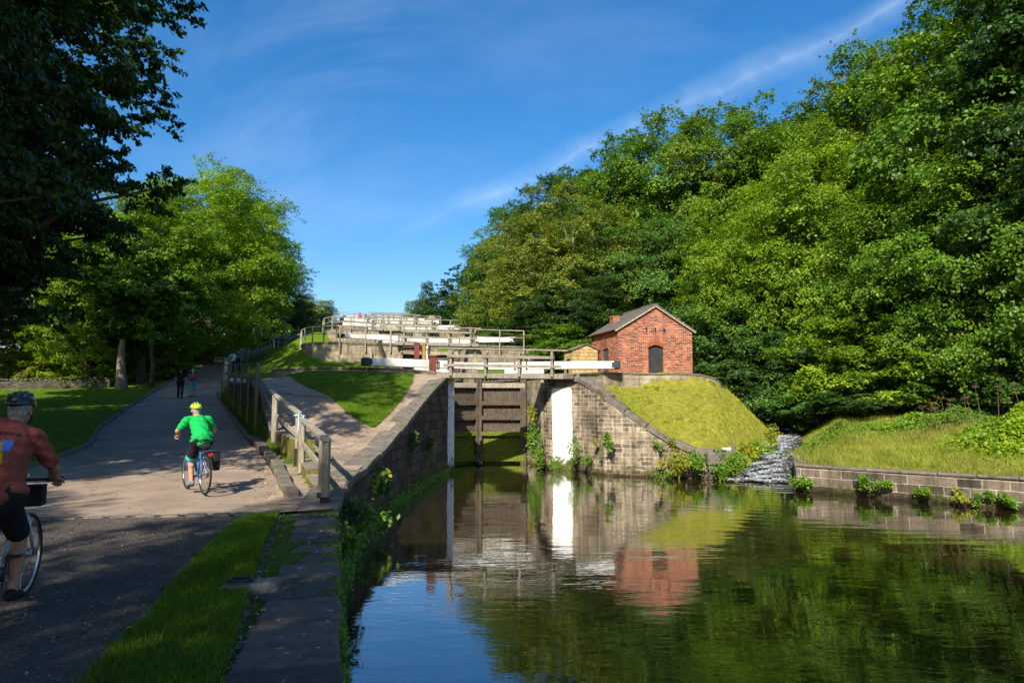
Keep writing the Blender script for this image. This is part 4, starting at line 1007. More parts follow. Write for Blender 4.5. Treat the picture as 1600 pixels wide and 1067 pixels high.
# brick-on-edge arch
m=MB(); cx=(dx0+dx1)/2
for i in range(13):
    t=(i+.5)/13; x=dx0-.02+(dx1-dx0+.04)*t; z=dh-.10+.14*math.sin(math.pi*t)+.125; a=(t-.5)*.55
    m.box((x,-.012,z),(.05,.06,.235),M=Matrix.Rotation(a,4,'Y'))
m.build('arch',plain('arch_brick',(.40,.11,.05),.85,.2,0,.35,.004,18),H)
for x in (W_/2-.52,W_/2+.0,W_/2+.52):
    mm=MB(); mm.tube([(x,-.02,2.78),(x,.05,2.78)],.055,8); mm.box((x+.01,-.03,2.70),(.04,.05,.14)); mm.build('wall_tie',M['iron'],H)
m=MB()
for i in range(5): y0=sw0+(sw1-sw0)*i/5; m.box((.08,y0+(sw1-sw0)/10,(sh0+sh1)/2),(.04,(sw1-sw0)/5-.006,sh1-sh0))
m.build('shutter',M['door_side'],H)
m=MB(); m.box((-.05,(sw0+sw1)/2,sh0-.04),(.2,sw1-sw0+.2,.08)); m.build('sill',M['coping'],H)
# dentilled brick eaves
m=MB(); 
for i in range(15): m.box((-.04,.14+i*(D_-.28)/14,EV-.12),(.09,.12,.085))
m.box((-.05,D_/2,EV-.035),(.12,D_,.075)); m.build('eaves_course',plain('eaves_brick',(.36,.09,.045),.85,.2,0,.4,.004,14),H)
# roof of stone slates in courses
m=MB(); rr=random.Random(4)
for s in (-1,1):
    n=12; xe=-.22 if s<0 else W_+.22; ze=EV-.06; xa=W_/2; za=AP+.10
    dx=(xa-xe); dz=(za-ze)
    for i in range(n):
        a=i/n; b=(i+1.25)/n; y=-.14
        while y<D_+.12:
            w=min(rr.uniform(.28,.55),D_+.14-y); 
            if w<.05: break
            p0=Vector((xe+dx*a,y+w/2,ze+dz*a+.035+rr.uniform(0,.012))); p1=Vector((xe+dx*min(b,1),y+w/2,ze+dz*min(b,1)+.005))
            m.bar(p0,p1,w-.012,.035); y+=w
roof=m.build('roof',M['slate'],H)
m=MB()
for i in range(9): m.box((W_/2,-.1+ (D_+.2)*(i+.5)/9,AP+.115),(.26,(D_+.2)/9-.01,.07))
m.build('ridge',M['slate'],roof)
m=MB(); 
for s in (-1,1):
    xe=-.18 if s<0 else W_+.18; m.bar((xe,-.11,EV-.10),(W_/2,-.11,AP+.02),.05,.07)
m.build('verge',plain('pale_mortar_verge',(.42,.35,.26),.9,.2,0,.3),roof)
m=MB(); m.box((1.02,2.9,3.35),(.40,.5,.85)); m.box((1.02,2.9,3.76),(.45,.55,.07)); m.build('chimney',M['brick'],roof)
# ---- yellow stone hut
Yh=at(893,583,39.0); yz=4.15
o=empty('stone_hut',(3.45,39.0,yz),R(13.5),label='little yellow sandstone hut with a dark doorway, left of the brick hut',cat='stone hut')
m=MB(); w,dd,h=1.55,1.5,1.75
m.add([(0,0,-.3),(w,0,-.3),(w,0,h),(w*.55,0,h+.28),(0,0,h-.08)],[(0,1,2,3,4)],[[(0,-.3),(w,-.3),(w,h),(w*.55,h+.28),(0,h-.08)]])
m.add([(w,0,-.3),(w,dd,-.3),(w,dd,h),(w,0,h)],[(0,1,2,3)]); m.add([(0,dd,-.3),(w,dd,-.3),(w,dd,h),(w*.55,dd,h+.28),(0,dd,h-.08)],[(4,3,2,1,0)])
for (y0,y1,z0,z1) in ((0,.45,-.3,h-.08),(1.05,dd,-.3,h-.08),(.45,1.05,1.25,h-.08)): m.add([(0,y0,z0),(0,y1,z0),(0,y1,z1),(0,y0,z1)],[(0,3,2,1)],[[(y0,z0),(y0,z1),(y1,z1),(y1,z0)]])
m.build('wall',M['yellow_stone'],o); MB().box((.22,.75,.5),(.05,.7,1.6)).build('doorway',M['black'],o)  # black panel stands in for the gloom inside the open doorway
m=MB(); m.bar((-.08,dd/2,h-.03),(w*.56,dd/2,h+.34),dd+.16,.08); m.bar((w*.54,dd/2,h+.34),(w+.08,dd/2,h+.03),dd+.16,.08); m.build('roof',M['coping'],o,bevel=.015)
# leak jet at the gate foot
p=at(747,724,31.6); m=MB(); m.tube([(p.x,32.6,.55),(p.x+.02,32.3,.4),(p.x+.03,32.05,.15),(p.x+.03,31.95,-.02)],[.05,.09,.13,.2],8); m.build('leaking_water',M['foam'],label='small white jet of water leaking from the foot of the bottom gates',cat='water jet')
# ------------------------------------------------------------------ people and bicycles
def remeshed(name,m,mat,parent,voxel=.012,smooth=2,**kw):
    """fuse overlapping limb volumes into one continuous skin"""
    o=m.build('tmp',None); md=o.modifiers.new('r','REMESH'); md.mode='VOXEL'; md.voxel_size=voxel; md.use_smooth_shade=True
    if smooth:
        s=o.modifiers.new('s','SMOOTH'); s.factor=.5; s.iterations=smooth
    dg=bpy.context.evaluated_depsgraph_get(); dg.update(); me=bpy.data.meshes.new_from_object(o.evaluated_get(dg)); me.name=name
    bpy.data.objects.remove(o); me.materials.clear(); me.materials.append(mat)
    me.polygons.foreach_set('use_smooth',[True]*len(me.polygons))
    return link(name,me,parent,**kw)
def V3(*a): return Vector(a)
def limb(m,pts,rad,n=14):
    for i in range(len(pts)-1): m.cap(pts[i],pts[i+1],rad[i],rad[i+1],n)
def hand(m,w,d,side,curl=.5,sc=1.0,down=V3(0,0,-1)):
    """palm + five bent fingers growing from wrist w in direction d; 'down' = palm side"""
    d=d.normalized(); dn=(down-d*down.dot(d)).normalized(); ac=d.cross(dn)*side
    pc=w+d*.05*sc; mt=Matrix((ac,d,dn)).transposed().to_4x4()
    m.ell(pc,(.042*sc,.052*sc,.017*sc),12,8,M=mt)
    L=[.072,.082,.077,.06]
    for i in range(4):
        b=w+d*.088*sc+ac*(.031-.0205*i)*sc; a=curl*.6; p=[b]; seg=[.45,.32,.25]
        for k in range(3):
            dd=(d*math.cos(a)+dn*math.sin(a)); p.append(p[-1]+dd*L[i]*seg[k]*sc); a+=curl*.9
        limb(m,p,[.0095*sc,.009*sc,.0085*sc,.0072*sc],8)
    b=w+d*.025*sc+ac*.036*sc; e=b+(ac*.7+d*.6+dn*.35*curl).normalized()*.035*sc; e2=e+(ac*.2+d*.8+dn*.7*curl).normalized()*.03*sc
    limb(m,[b,e,e2],[.0125*sc,.0105*sc,.009*sc],8)
def head(m,c,fw,up,s=1.0):
    """c = centre; fw = facing, up = crown direction"""
    fw=fw.normalized(); r=fw.cross(up).normalized(); u=r.cross(fw).normalized(); mt=Matrix((r,fw,u)).transposed().to_4x4()
    def P(x,y,z): return c+r*x*s+fw*y*s+u*z*s
    m.ell(P(0,-.008,.028),(.075*s,.095*s,.09*s),20,14,M=mt)
    m.ell(P(0,.018,-.045),(.058*s,.07*s,.068*s),16,10,M=mt)
    m.ell(P(0,.06,-.092),(.028*s,.025*s,.02*s),10,8,M=mt)
    m.cap(P(0,.085,.012),P(0,.108,-.022),.010*s,.014*s,8)            # nose
    m.cap(P(-.045,.078,.03),P(.045,.078,.03),.011*s,.011*s,8)        # brow
    m.cap(P(-.022,.085,-.062),P(.022,.085,-.062),.010*s,.010*s,8)    # lips
    for k in (-1,1):
        m.ell(P(k*.078,-.005,-.008),(.010*s,.022*s,.033*s),10,8,M=mt) # ears
        m.ell(P(k*.03,.078,.005),.013*s,8,6)                          # eyes
    return mt,P
def person(name,loc,rz,label,J,sc=1.0,skin='skin',top='green_shirt',top_sleeve=.75,legs='black_cloth',leg_len=.5,shoes='shoe',
           hair=None,helmet=None,voxel=.012,sit=False,group=None,heavy=1.0,long_hair=False,shoe_h=.05):
    o=empty('person',loc,rz,label=label,cat='person',group=group); o.scale=(sc,sc,sc)
    g={k:V3(*v) for k,v in J.items() if k!='curl'}
    b=MB(); h=heavy
    limb(b,[g['hip'],g['waist'],g['chest']],[.125*h,.12*h,.125*h]); b.cap(g['shL'],g['shR'],.06,.06); b.cap(g['hpL'],g['hpR'],.10*h,.10*h)
    b.cap(g['chest'],g['neck'],.09,.058); b.cap(g['neck'],g['head'],.056,.055)
    for s in 'LR':
        limb(b,[g['sh'+s],g['el'+s],g['wr'+s]],[.055,.042,.028]); k=g['el'+s].lerp(g['wr'+s],.25); b.ell(k,.043)
        limb(b,[g['hp'+s],g['kn'+s],g['an'+s]],[.092,.056,.038]); c=g['kn'+s].lerp(g['an'+s],.3); b.ell(c+V3(0,-.012,0),.057)
        f=V3(*J.get('ft'+s,(0,1,0))).normalized(); b.cap(g['an'+s]+V3(0,0,-.03)-f*.04,g['an'+s]+V3(0,0,-.045)+f*.13,.036,.028)
        hd=V3(*J['hd'+s]) if 'hd'+s in J else (g['wr'+s]-g['el'+s])
        hand(b,g['wr'+s],hd,1 if s=='L' else -1,J.get('curl',.6),1.0,V3(*J.get('palm',(0,0,-1))))
    fw=V3(*J['face']); mt,P=head(b,g['head']+V3(0,0,0),fw,V3(0,0,1) if abs(fw.z)<.5 else V3(0,-.4,1))
    remeshed('body',b,M[skin],o,voxel)
    # shirt
    m=MB(); limb(m,[g['hip']+V3(0,0,.02),g['waist'],g['chest']],[.148*h,.148*h,.15*h]); m.cap(g['shL'],g['shR'],.078,.078); m.cap(g['chest'],g['neck'].lerp(g['chest'],.35),.11,.066); m.cap(g['hpL']+V3(0,0,.03),g['hpR']+V3(0,0,.03),.118*h,.118*h)
    for s in 'LR':
        e=g['sh'+s].lerp(g['el'+s],top_sleeve); m.cap(g['sh'+s],e,.078,.068 if top_sleeve<1 else .06)
        if top_sleeve>=1: m.cap(g['el'+s],g['wr'+s].lerp(g['el'+s],.12),.058,.045)
    shirt=remeshed('shirt',m,M[top],o,max(voxel,.012),4); folds(shirt)
    # shorts / trousers
    m=MB(); m.cap(g['hpL'],g['hpR'],.122*h,.122*h); m.ell(g['hip'],.135*h)
    for s in 'LR':
        if leg_len<1: m.cap(g['hp'+s],g['hp'+s].lerp(g['kn'+s],leg_len*2 if leg_len<.5 else .86),.112,.088 if sit else .095)
        else: limb(m,[g['hp'+s],g['kn'+s],g['an'+s]+V3(0,0,.02)],[.11,.074,.064])
    remeshed('shorts' if leg_len<1 else 'trousers',m,M[legs],o,max(voxel,.012),3)
    for s in 'LR':
        f=V3(*J.get('ft'+s,(0,1,0))).normalized(); a=g['an'+s]; m=MB()
        m.cap(a+V3(0,0,-.03)-f*.045,a+V3(0,0,-.045)+f*.07,.048,.045); m.cap(a+V3(0,0,-.045)+f*.07,a+V3(0,0,-.055)+f*.15,.045,.036)
        remeshed('shoe',m,M[shoes],o,.01,2)
    hc=g['head']
    if hair:
        m=MB(); m.ell(P(0,-.02,.038),(.084,.10,.092),18,12,M=mt); m.ell(P(0,-.05,-.02),(.072,.06,.06 if not long_hair else .1),14,10,M=mt)
        remeshed('hair',m,M[hair],o,.01,1)
    if helmet:
        r_,f_,u_=[Vector(mt.col[i][:3]) for i in range(3)]
        m=MB(); n=24; k=10; vs=[];fs=[]
        for i in range(k+1):
            a=(math.pi*.53)*i/k
            for j in range(n):
                t=2*math.pi*j/n; rr=math.sin(a); rx,ry,rz_=.103,.135,.108
                low=.012*math.cos(t*2)
                vs.append(P(rx*rr*math.cos(t),ry*rr*math.sin(t)-.008,.052+rz_*math.cos(a)+ (low if i==k else 0)))
        for i in range(k):
            for j in range(n): fs.append((i*n+j,(i+1)*n+j,(i+1)*n+(j+1)%n,i*n+(j+1)%n))
        m.add(vs,fs); hm=m.build('helmet',M[helmet],o,smooth=True); sd=hm.modifiers.new('t','SOLIDIFY'); sd.thickness=.02
        # dark vents: long slots between ribs
        m=MB()
        for x in (-.062,-.022,.022,.062):
            for (a0,a1) in ((-.95,-.35),(-.2,.45)):
                pts=[]
                for q in range(5):
                    a=a0+(a1-a0)*q/4; ca=math.cos(a); kx=max(.15,1-(x/.108)**2)**.5
                    pts.append(P(x,math.sin(a)*.137*kx-.008,.052+.111*kx*ca))
                m.tube(pts,[.005,.012,.014,.012,.005],6)
        m.build('vents',M['helmet_black'] if helmet!='helmet_black' else M['khaki'],hm,smooth=True)
        m=MB(); m.tube([P(-.085,0,.01),P(-.07,.03,-.06),P(0,.06,-.125),P(.07,.03,-.06),P(.085,0,.01)],.006,6); m.build('strap',M['black_cloth'],hm)
    return o,shirt,P
def folds(o):
    me=o.data; n=len(me.vertices); co=np.empty(n*3); me.vertices.foreach_get('co',co); no=np.array([v.normal[:] for v in me.vertices]); c=co.reshape(-1,3)
    x,y,z=c.T; d=.007*np.sin(z*38+np.sin(x*17)*2.2+y*11)*np.clip(1.45-z,.1,.6)/.45+.005*np.sin(x*41+z*23+np.sin(y*19))+.004*np.sin(z*75+x*33)
    c=c+no*d[:,None]; me.vertices.foreach_set('co',c.ravel()); me.update()
def bicycle(loc,rz,label,frame,bag=None,steer=0,basket=False,tilt=0,sc=1.0):
    o=empty('bicycle',loc,rz,label=label,cat='bicycle'); o.rotation_euler=(0,tilt,rz); o.scale=(sc,)*3
    RW=.345; ra=V3(0,-.53,RW); fa=V3(0,.54,RW); bb=V3(0,-.10,.29); st=V3(0,-.27,.80); ht=V3(0,.30,.86); hb=V3(0,.345,.72)
    def wheel(c,ang=0):
        M_=Matrix.Rotation(ang,4,'Z'); ax=M_@V3(1,0,0)
        w=empty('wheel',c); w.parent=o; w.location=c; w.rotation_euler=(0,0,ang)
        MB().ring((0,0,0),(1,0,0),RW-.018,.019,44,8).build('tyre',M['rubber'],w,smooth=True)
        MB().ring((0,0,0),(1,0,0),RW-.042,.010,40,6).build('rim',M['chrome'],w,smooth=True)
        m=MB()
        for i in range(20):
            a=2*math.pi*i/20; s=.022*(1 if i%2 else -1); b=a+(.35 if i%4<2 else -.35)
            m.tube([(s,.02*math.cos(b),.02*math.sin(b)),(0,(RW-.045)*math.cos(a),(RW-.045)*math.sin(a))],.0016,4)
        m.build('spokes',M['chrome'],w); MB().tube([(-.045,0,0),(.045,0,0)],.018,10).build('hub',M['chrome'],w)
        return w
    wheel(ra); wheel(fa,steer)
    m=MB(); m.tube([bb,st],.017); m.tube([ht,hb],.021); m.tube([ht-V3(0,-.01,.03),st-V3(0,.0,.06)],.018); m.tube([hb+V3(0,0,.01),bb],.024)
    for s in (-1,1):
        m.tube([bb+V3(s*.03,0,0),ra+V3(s*.06,0,0)],.010); m.tube([st+V3(s*.015,0,-.08),ra+V3(s*.06,0,0)],.009)
    m.build('frame',M[frame],o,smooth=True)
    m=MB(); 
    for s in (-1,1): m.tube([hb+V3(s*.05,.01,-.02),fa+V3(s*.055,0,0)],[.018,.011])
    m.tube([hb+V3(-.05,.01,-.02),hb+V3(.05,.01,-.02)],.018); m.build('fork',M[frame],o,smooth=True)
    m=MB(); m.tube([ht,ht+V3(0,-.01,.10)],.015); m.tube([ht+V3(0,-.01,.10),ht+V3(0,.06,.13)],.015); c=ht+V3(0,.06,.13)
    m.tube([c+V3(-.30,-.06,.01),c+V3(-.1,.0,.0),c+V3(.1,0,0),c+V3(.30,-.06,.01)],.012); hbar=m.build('handlebar',M['iron'],o,smooth=True)
    for s in (-1,1):
        m=MB(); m.tube([c+V3(s*.19,-.037,.006),c+V3(s*.31,-.062,.01)],.017); m.build('grip',M['rubber'],hbar,smooth=True)
        m=MB(); m.tube([c+V3(s*.17,-.03,0),c+V3(s*.18,.02,-.02),c+V3(s*.27,.03,-.02)],.006); m.build('brake_lever',M['iron'],hbar,smooth=True)
    m=MB(); m.tube([st,st+V3(0,-.02,.12)],.013); m.build('seat_post',M['chrome'],o)
    m=MB(); s0=st+V3(0,-.03,.14); m.ell(s0+V3(0,-.06,0),(.085,.10,.03)); m.cap(s0,s0+V3(0,.15,-.005),.04,.02); m.build('saddle',M['black_cloth'],o,smooth=True)
    m=MB(); m.ring(bb+V3(.04,0,0),(1,0,0),.085,.006,24,5); m.tube([bb+V3(-.07,0,0),bb+V3(.07,0,0)],.02); m.tube([bb+V3(.06,0,0),bb+V3(.075,.02,.165)],.011,6); m.tube([bb+V3(-.06,0,0),bb+V3(-.075,-.02,-.165)],.011,6)
    m.box(bb+V3(.12,.02,.165),(.09,.08,.02)); m.box(bb+V3(-.12,-.02,-.165),(.09,.08,.02)); m.build('crank',M['iron'],o)
    m=MB(); m.ring(ra+V3(.04,0,0),(1,0,0),.045,.012,18,5); m.bar(ra+V3(.045,0,.05),bb+V3(.045,0,.085),.006,.008); m.bar(ra+V3(.045,0,-.05),bb+V3(.045,0,-.085),.006,.008); m.build('chain',M['iron'],o)
    # rack, mudguard, lamp
    m=MB()
    for s in (-1,1):
        m.tube([ra+V3(s*.07,-.02,.02),V3(s*.065,-.62,.76)],.006,6); m.tube([V3(s*.065,-.25,.77),V3(s*.065,-.78,.77)],.006,6)
    for y in (-.3,-.5,-.7): m.tube([V3(-.065,y,.77),V3(.065,y,.77)],.005,6)
    m.build('rack',M['chrome'],o)
    m=MB(); pts=[]
    for i in range(9):
        a=R(35)+R(125)*i/8; pts.append((0,-.53-(RW+.03)*math.cos(a)*1.0,RW+(RW+.03)*math.sin(a)))
    for a,b in zip(pts[:-1],pts[1:]): m.bar((0,-1.06-a[1],a[2]),(0,-1.06-b[1],b[2]),.05,.006)
    m.build('mudguard',M['iron'],o)
    m=MB(); m.box((0,-.80,.70),(.06,.02,.045)); m.build('reflector',M['redlens'],o,bevel=.006)
    if bag:
        m=MB(); m.box((.14,-.55,.58),(.12,.3,.32)); m.box((.14,-.55,.75),(.13,.31,.04)); m.build('pannier',M[bag],o,bevel=.03)
        m=MB(); m.box((0,-.46,.83),(.13,.26,.1)); m.build('rack_bag',M[bag],o,bevel=.03)
    if basket:
        m=MB(); m.box((.03,.47,.84),(.20,.13,.16)); m.box((.03,.47,.925),(.21,.14,.02)); m.build('bar_bag',M['black_cloth'],o,bevel=.025)
        m=MB(); m.cap((0,.40,1.02),(0,.44,1.02),.022,.022); m.build('lamp',M['chrome'],o,smooth=True)
    return o
RIDE={'hip':(0,-.30,.95),'waist':(0,-.19,1.10),'chest':(0,-.02,1.26),'neck':(0,.10,1.385),'head':(0,.18,1.49),'face':(0,1,-.05),
'shL':(-.19,.02,1.32),'shR':(.19,.02,1.32),'elL':(-.33,.10,1.12),'elR':(.33,.10,1.12),'wrL':(-.265,.215,1.035),'wrR':(.265,.215,1.035),
'hpL':(-.085,-.28,.96),'hpR':(.085,-.28,.96),'knL':(-.11,-.02,.60),'anL':(-.115,-.13,.21),'knR':(.11,.10,.80),'anR':(.115,-.07,.50),
'hdL':(-.05,1,-.25),'hdR':(.05,1,-.25),'curl':1.15,'ftL':(0,1,-.12),'ftR':(0,1,-.1)}
# green rider
gp=at(306,770,12.55); gz=zgs(gp.x,12.6)+.035; GH=R(40)
rear=at(319,775,12.05)
ctr=Vector((rear.x-math.sin(GH)*.53, rear.y+math.cos(GH)*.53, gz))
bicycle(ctr,GH,'blue bicycle with rear rack and black side bag, ridden by the cyclist in green','blueframe',bag='black_cloth')
o,sh,P=person('rider',ctr,GH,'cyclist in bright green t-shirt and lime helmet riding away up the road',RIDE,.97,'skin','green_shirt',.62,'black_cloth',.6,'shoe',hair='hair_grey',helmet='lime',voxel=.009,sit=True,heavy=1.06)
# turquoise cuffs on the shorts
for s in 'LR':
    a=V3(*RIDE['hp'+s]); b=V3(*RIDE['kn'+s]); m=MB(); m.tube([a.lerp(b,.80),a.lerp(b,.97)],[.098,.092],18,False); m.build('cuff',M['turquoise'],o,smooth=True)
# red rider, near left
NH=R(17); NL=dict(RIDE); NL.update({'head':(.03,.15,1.60),'face':(.15,1,-.08),'neck':(.01,.05,1.475),'hip':(0,-.30,.97),'waist':(0,-.22,1.15),'chest':(0,-.08,1.34),'shL':(-.195,-.04,1.405),'shR':(.195,-.04,1.405),'knR':(.12,.02,.60),'anR':(.12,-.06,.20),'knL':(-.11,.12,.80),'anL':(-.115,-.05,.50),'elR':(.31,.10,1.13),'wrR':(.27,.215,1.04)})
nc=Vector((-3.97,5.42,1.31))
bicycle(nc,NH,'silver bicycle with a black handlebar bag, ridden by the man in the red t-shirt','silverframe',basket=True)
o,sh,P=person('rider',nc,NH,'cyclist in faded red t-shirt, black shorts and black helmet close on the left edge',NL,.975,'skin_dark','red_shirt',.8,'black_cloth',.6,'black_cloth',hair='hair_grey',helmet='helmet_black',voxel=.007,sit=True,heavy=1.42)
# printed emblem on the back of the shirt, laid onto the cloth
bv=BVHTree.FromObject(sh,bpy.context.evaluated_depsgraph_get())
def decal(poly,mat,name,off):
    # poly in (x,z') across the back; grid it and cast forward onto the shirt
    m=MB(); xs=[p[0] for p in poly]; zs=[p[1] for p in poly]; st=.008; ok={}
    from mathutils.geometry import intersect_point_tri_2d
    def inside(x,z):
        c=False; n=len(poly)
        for i in range(n):
            x1,z1=poly[i]; x2,z2=poly[(i+1)%n]
            if (z1>z)!=(z2>z) and x<(x2-x1)*(z-z1)/(z2-z1)+x1: c=not c
        return c
    def pt(i,j):
        if (i,j) not in ok:
            h,nn,_,_=bv.ray_cast(Vector((xs0+i*st,-.9,zs0+j*st)),Vector((0,1,0)))
            ok[(i,j)]=None if h is None else h+nn*off
        return ok[(i,j)]
    xs0,zs0=min(xs),min(zs)
    for i in range(int((max(xs)-xs0)/st)+1):
        for j in range(int((max(zs)-zs0)/st)+1):
            if inside(xs0+(i+.5)*st,zs0+(j+.5)*st):
                q=[pt(i,j),pt(i+1,j),pt(i+1,j+1),pt(i,j+1)]
                if all(v is not None for v in q): m.add(q,[(0,1,2,3)])
    if m.f: m.build(name,mat,sh)
decal([(-.13,1.210),(.115,1.210),(.07,1.370),(-.09,1.370)],M['yellow'],'print',.004)
decal([(.045,1.310),(.125,1.300),(.135,1.380),(.06,1.385)],M['pblue'],'print',.003)
decal([(-.14,1.300),(-.05,1.300),(-.03,1.380),(-.12,1.380)],M['pblue'],'print',.003)
decal([(-.06,1.280),(.0,1.260),(.04,1.310),(.035,1.365),(-.02,1.380),(-.06,1.340)],M['pwhite'],'print',.006)
decal([(.0,1.260),(.05,1.280),(.06,1.350),(.035,1.365),(.04,1.310)],M['pred'],'print',.007)
decal([(-.10,1.235),(.09,1.235),(.088,1.245),(-.098,1.245)],M['pred'],'print',.006)
for i in range(9):
    x=-.14+i*.034; z=1.43-.35*abs(x)**2*3; decal([(x,z),(x+.022,z-.003),(x+.024,z+.018),(x+.004,z+.022)],M['pdark'],'print',.004)
# walkers
WALK={'hip':(0,0,.95),'waist':(0,.0,1.12),'chest':(0,.0,1.32),'neck':(0,.01,1.48),'head':(0,.03,1.62),'face':(0,1,-.02),
'shL':(-.18,0,1.40),'shR':(.18,0,1.40),'elL':(-.235,-.03,1.12),'elR':(.235,-.02,1.12),'wrL':(-.24,.08,.88),'wrR':(.25,.06,.88),
'hpL':(-.09,0,.92),'hpR':(.09,0,.92),'knL':(-.10,.10,.50),'anL':(-.10,.06,.09),'knR':(.10,-.02,.50),'anR':(.10,-.20,.12),'curl':.5,'palm':(0,.3,-1),'ftR':(0,1,-.5)}
def ground_at(px,py):
    for D in np.arange(8,80,.05):
        p=at(px,py,D)
        if p.z<=zgs(p.x,D)+.035: return Vector((p.x,D,zgs(p.x,D)+.035))
w1=ground_at(281,622); w2=ground_at(300,621)
person('walker',w1,R(22),'walker in black t-shirt and dark trousers on the road, seen from behind',WALK,1.03,'skin','black_cloth',.6,'navy',1,'black_cloth',hair='hair_dark',voxel=.014)
WB=dict(WALK); WB.update({'knL':(-.10,-.02,.50),'anL':(-.10,-.2,.12),'knR':(.09,.1,.5),'anR':(.08,.07,.09),'ftR':(0,1,0),'ftL':(0,1,-.5),'elR':(.28,-.05,1.14),'wrR':(.33,.05,.93)})
ow,sw_,_=person('walker',w2,R(22),'fair-haired walker in blue top and turquoise shorts carrying an orange backpack',WB,.98,'skin','blue_top',.55,'turquoise',.6,'black_cloth',hair='hair_fair',voxel=.014)
bp=empty('backpack',w2,R(22),label='rust orange backpack on the back of the walker in turquoise shorts',cat='backpack')
m=MB(); m.ell((0,-.2,1.22),(.14,.09,.19)); m.ell((0,-.26,1.16),(.10,.05,.1)); m.build('bag',M['orange_bag'],bp,smooth=True)
for s in (-1,1): m=MB(); m.tube([(s*.09,-.17,1.36),(s*.11,-.06,1.49),(s*.12,.10,1.46),(s*.12,.17,1.3),(s*.12,.10,1.14),(s*.1,-.1,1.08)],.016,6); m.build('strap',M['navy'],bp,smooth=True)
def simple(px,D,label,top,legs,hair,sc=1.0,rz=.4,z=None):
    p=at(px,560,D); zz=zgs(p.x,D)+.03 if z is None else z
    return person('walker',(p.x,D,zz),rz,label,WALK,sc,'skin',top,.6,legs,1,'black_cloth',hair=hair,voxel=.022)
simple(363,56,'distant walker in a white shirt in the tree shade at the bend of the road','white_cloth','navy','hair_dark')
simple(372,57,'distant walker in dark clothes beside the one in white','khaki','black_cloth','hair_dark')
zt=LOCKS[4][2]
simple(561,91,'distant person in a pink jacket by the topmost lock','pink','navy','hair_dark',z=13.1)
simple(570,96.5,'distant person in dark teal by the topmost railing','teal_dark','navy','hair_dark',z=13.6)
simple(575,93,'distant person in grey, rightmost of the small figures at the hilltop','khaki','black_cloth','hair_grey',z=13.1)
# ------------------------------------------------------------------ foliage
def unit(v): return v/np.maximum(np.linalg.norm(v,axis=-1,keepdims=True),1e-9)
def leaves(C,N,S,rg,asp=.62,fold=.0):
    """one rhombic leaf per centre C, facing N, length S"""
    n=len(C); r=unit(rg.normal(size=(n,3))); T=unit(np.cross(N,r)); B=np.cross(N,T); S=S[:,None]
    P0=C-T*S*.5; P2=C+T*S*.5; P1=C+B*S*asp*.5+T*S*.06; P3=C-B*S*asp*.5+T*S*.06
    drop=np.zeros_like(C); drop[:,2]=-1; P2=P2+drop*S*.12
    V=np.stack([P0,P1,P2,P3],1).reshape(-1,3); F=np.arange(4*n).reshape(-1,4); return V,F
def crown_mesh(name,seed,Rx,Ry,z0,z1,ncl,nlf,leaf,flat=.75,cr=(.15,.27),shape=1.0,spray=.38,inner=.33,low=.0,asp=.62):
    """leaf clumps spread over an irregular crown; returns mesh and clump centres"""
    rg=np.random.default_rng(seed); H=z1-z0; cz=(z0+z1)/2
    cc=[];rr=[]
    lob=unit(rg.normal(size=(7,3))); la=rg.uniform(.7,1.15,7)
    while len(cc)<ncl:
        d=unit(rg.normal(size=3)); 
        k=1.0
        w=np.maximum(lob@d,0)**4; k=.86+.22*(w*la).sum()/max(w.sum(),.2) if w.sum()>0 else .86
        q=rg.uniform(.62,1.0) if rg.random()>inner else rg.uniform(.2,.65)
        zc=d[2]; wz=1.0
        if zc<0: wz=1.0-(1-shape)*(-zc)
        p=np.array([d[0]*Rx*q*k*wz,d[1]*Ry*q*k*wz,cz+d[2]*H/2*q*min(k,1.05)])
        if p[2]<z0+low: continue
        cc.append(p); rr.append(rg.uniform(*cr)*min(Rx,H/2)*(1.15-.35*q))
    cc=np.array(cc); rr=np.array(rr); w=rr**2; cnt=np.maximum((nlf*w/w.sum()).astype(int),20)
    C=[];N=[];S=[]
    for p,r,k in zip(cc,rr,cnt):
        d=unit(rg.normal(size=(k,3))); d[:,2]=np.where(d[:,2]<-.25,-d[:,2]*.8,d[:,2]); d=unit(d)
        q=rg.uniform(.55,1.0,k)**.6
        # leaf sprays reach beyond the clump so the outline stays ragged
        m=rg.random(k)<spray; nsp=7; sd=unit(rg.normal(size=(nsp,3))+np.array([0,0,.25])); idx=rg.integers(0,nsp,k)
        along=rg.uniform(.7,1.5,k)[:,None]; pos=d*q[:,None]*r
        sp=sd[idx]*along*r+rg.normal(size=(k,3))*r*.10; pos=np.where(m[:,None],sp,pos); pos[:,2]*=flat
        out=unit(pos+(p-np.array([0,0,cz]))*.25); nn=unit(out*.75+np.array([0,0,.75])+rg.normal(size=(k,3))*.55)
        C.append(p+pos); N.append(nn); S.append(rg.uniform(.65,1.25,k)*leaf)
    C=np.concatenate(C);N=np.concatenate(N);S=np.concatenate(S)
    V,F=leaves(C,N,S,rg,asp); return npmesh(name,V,F,None),cc
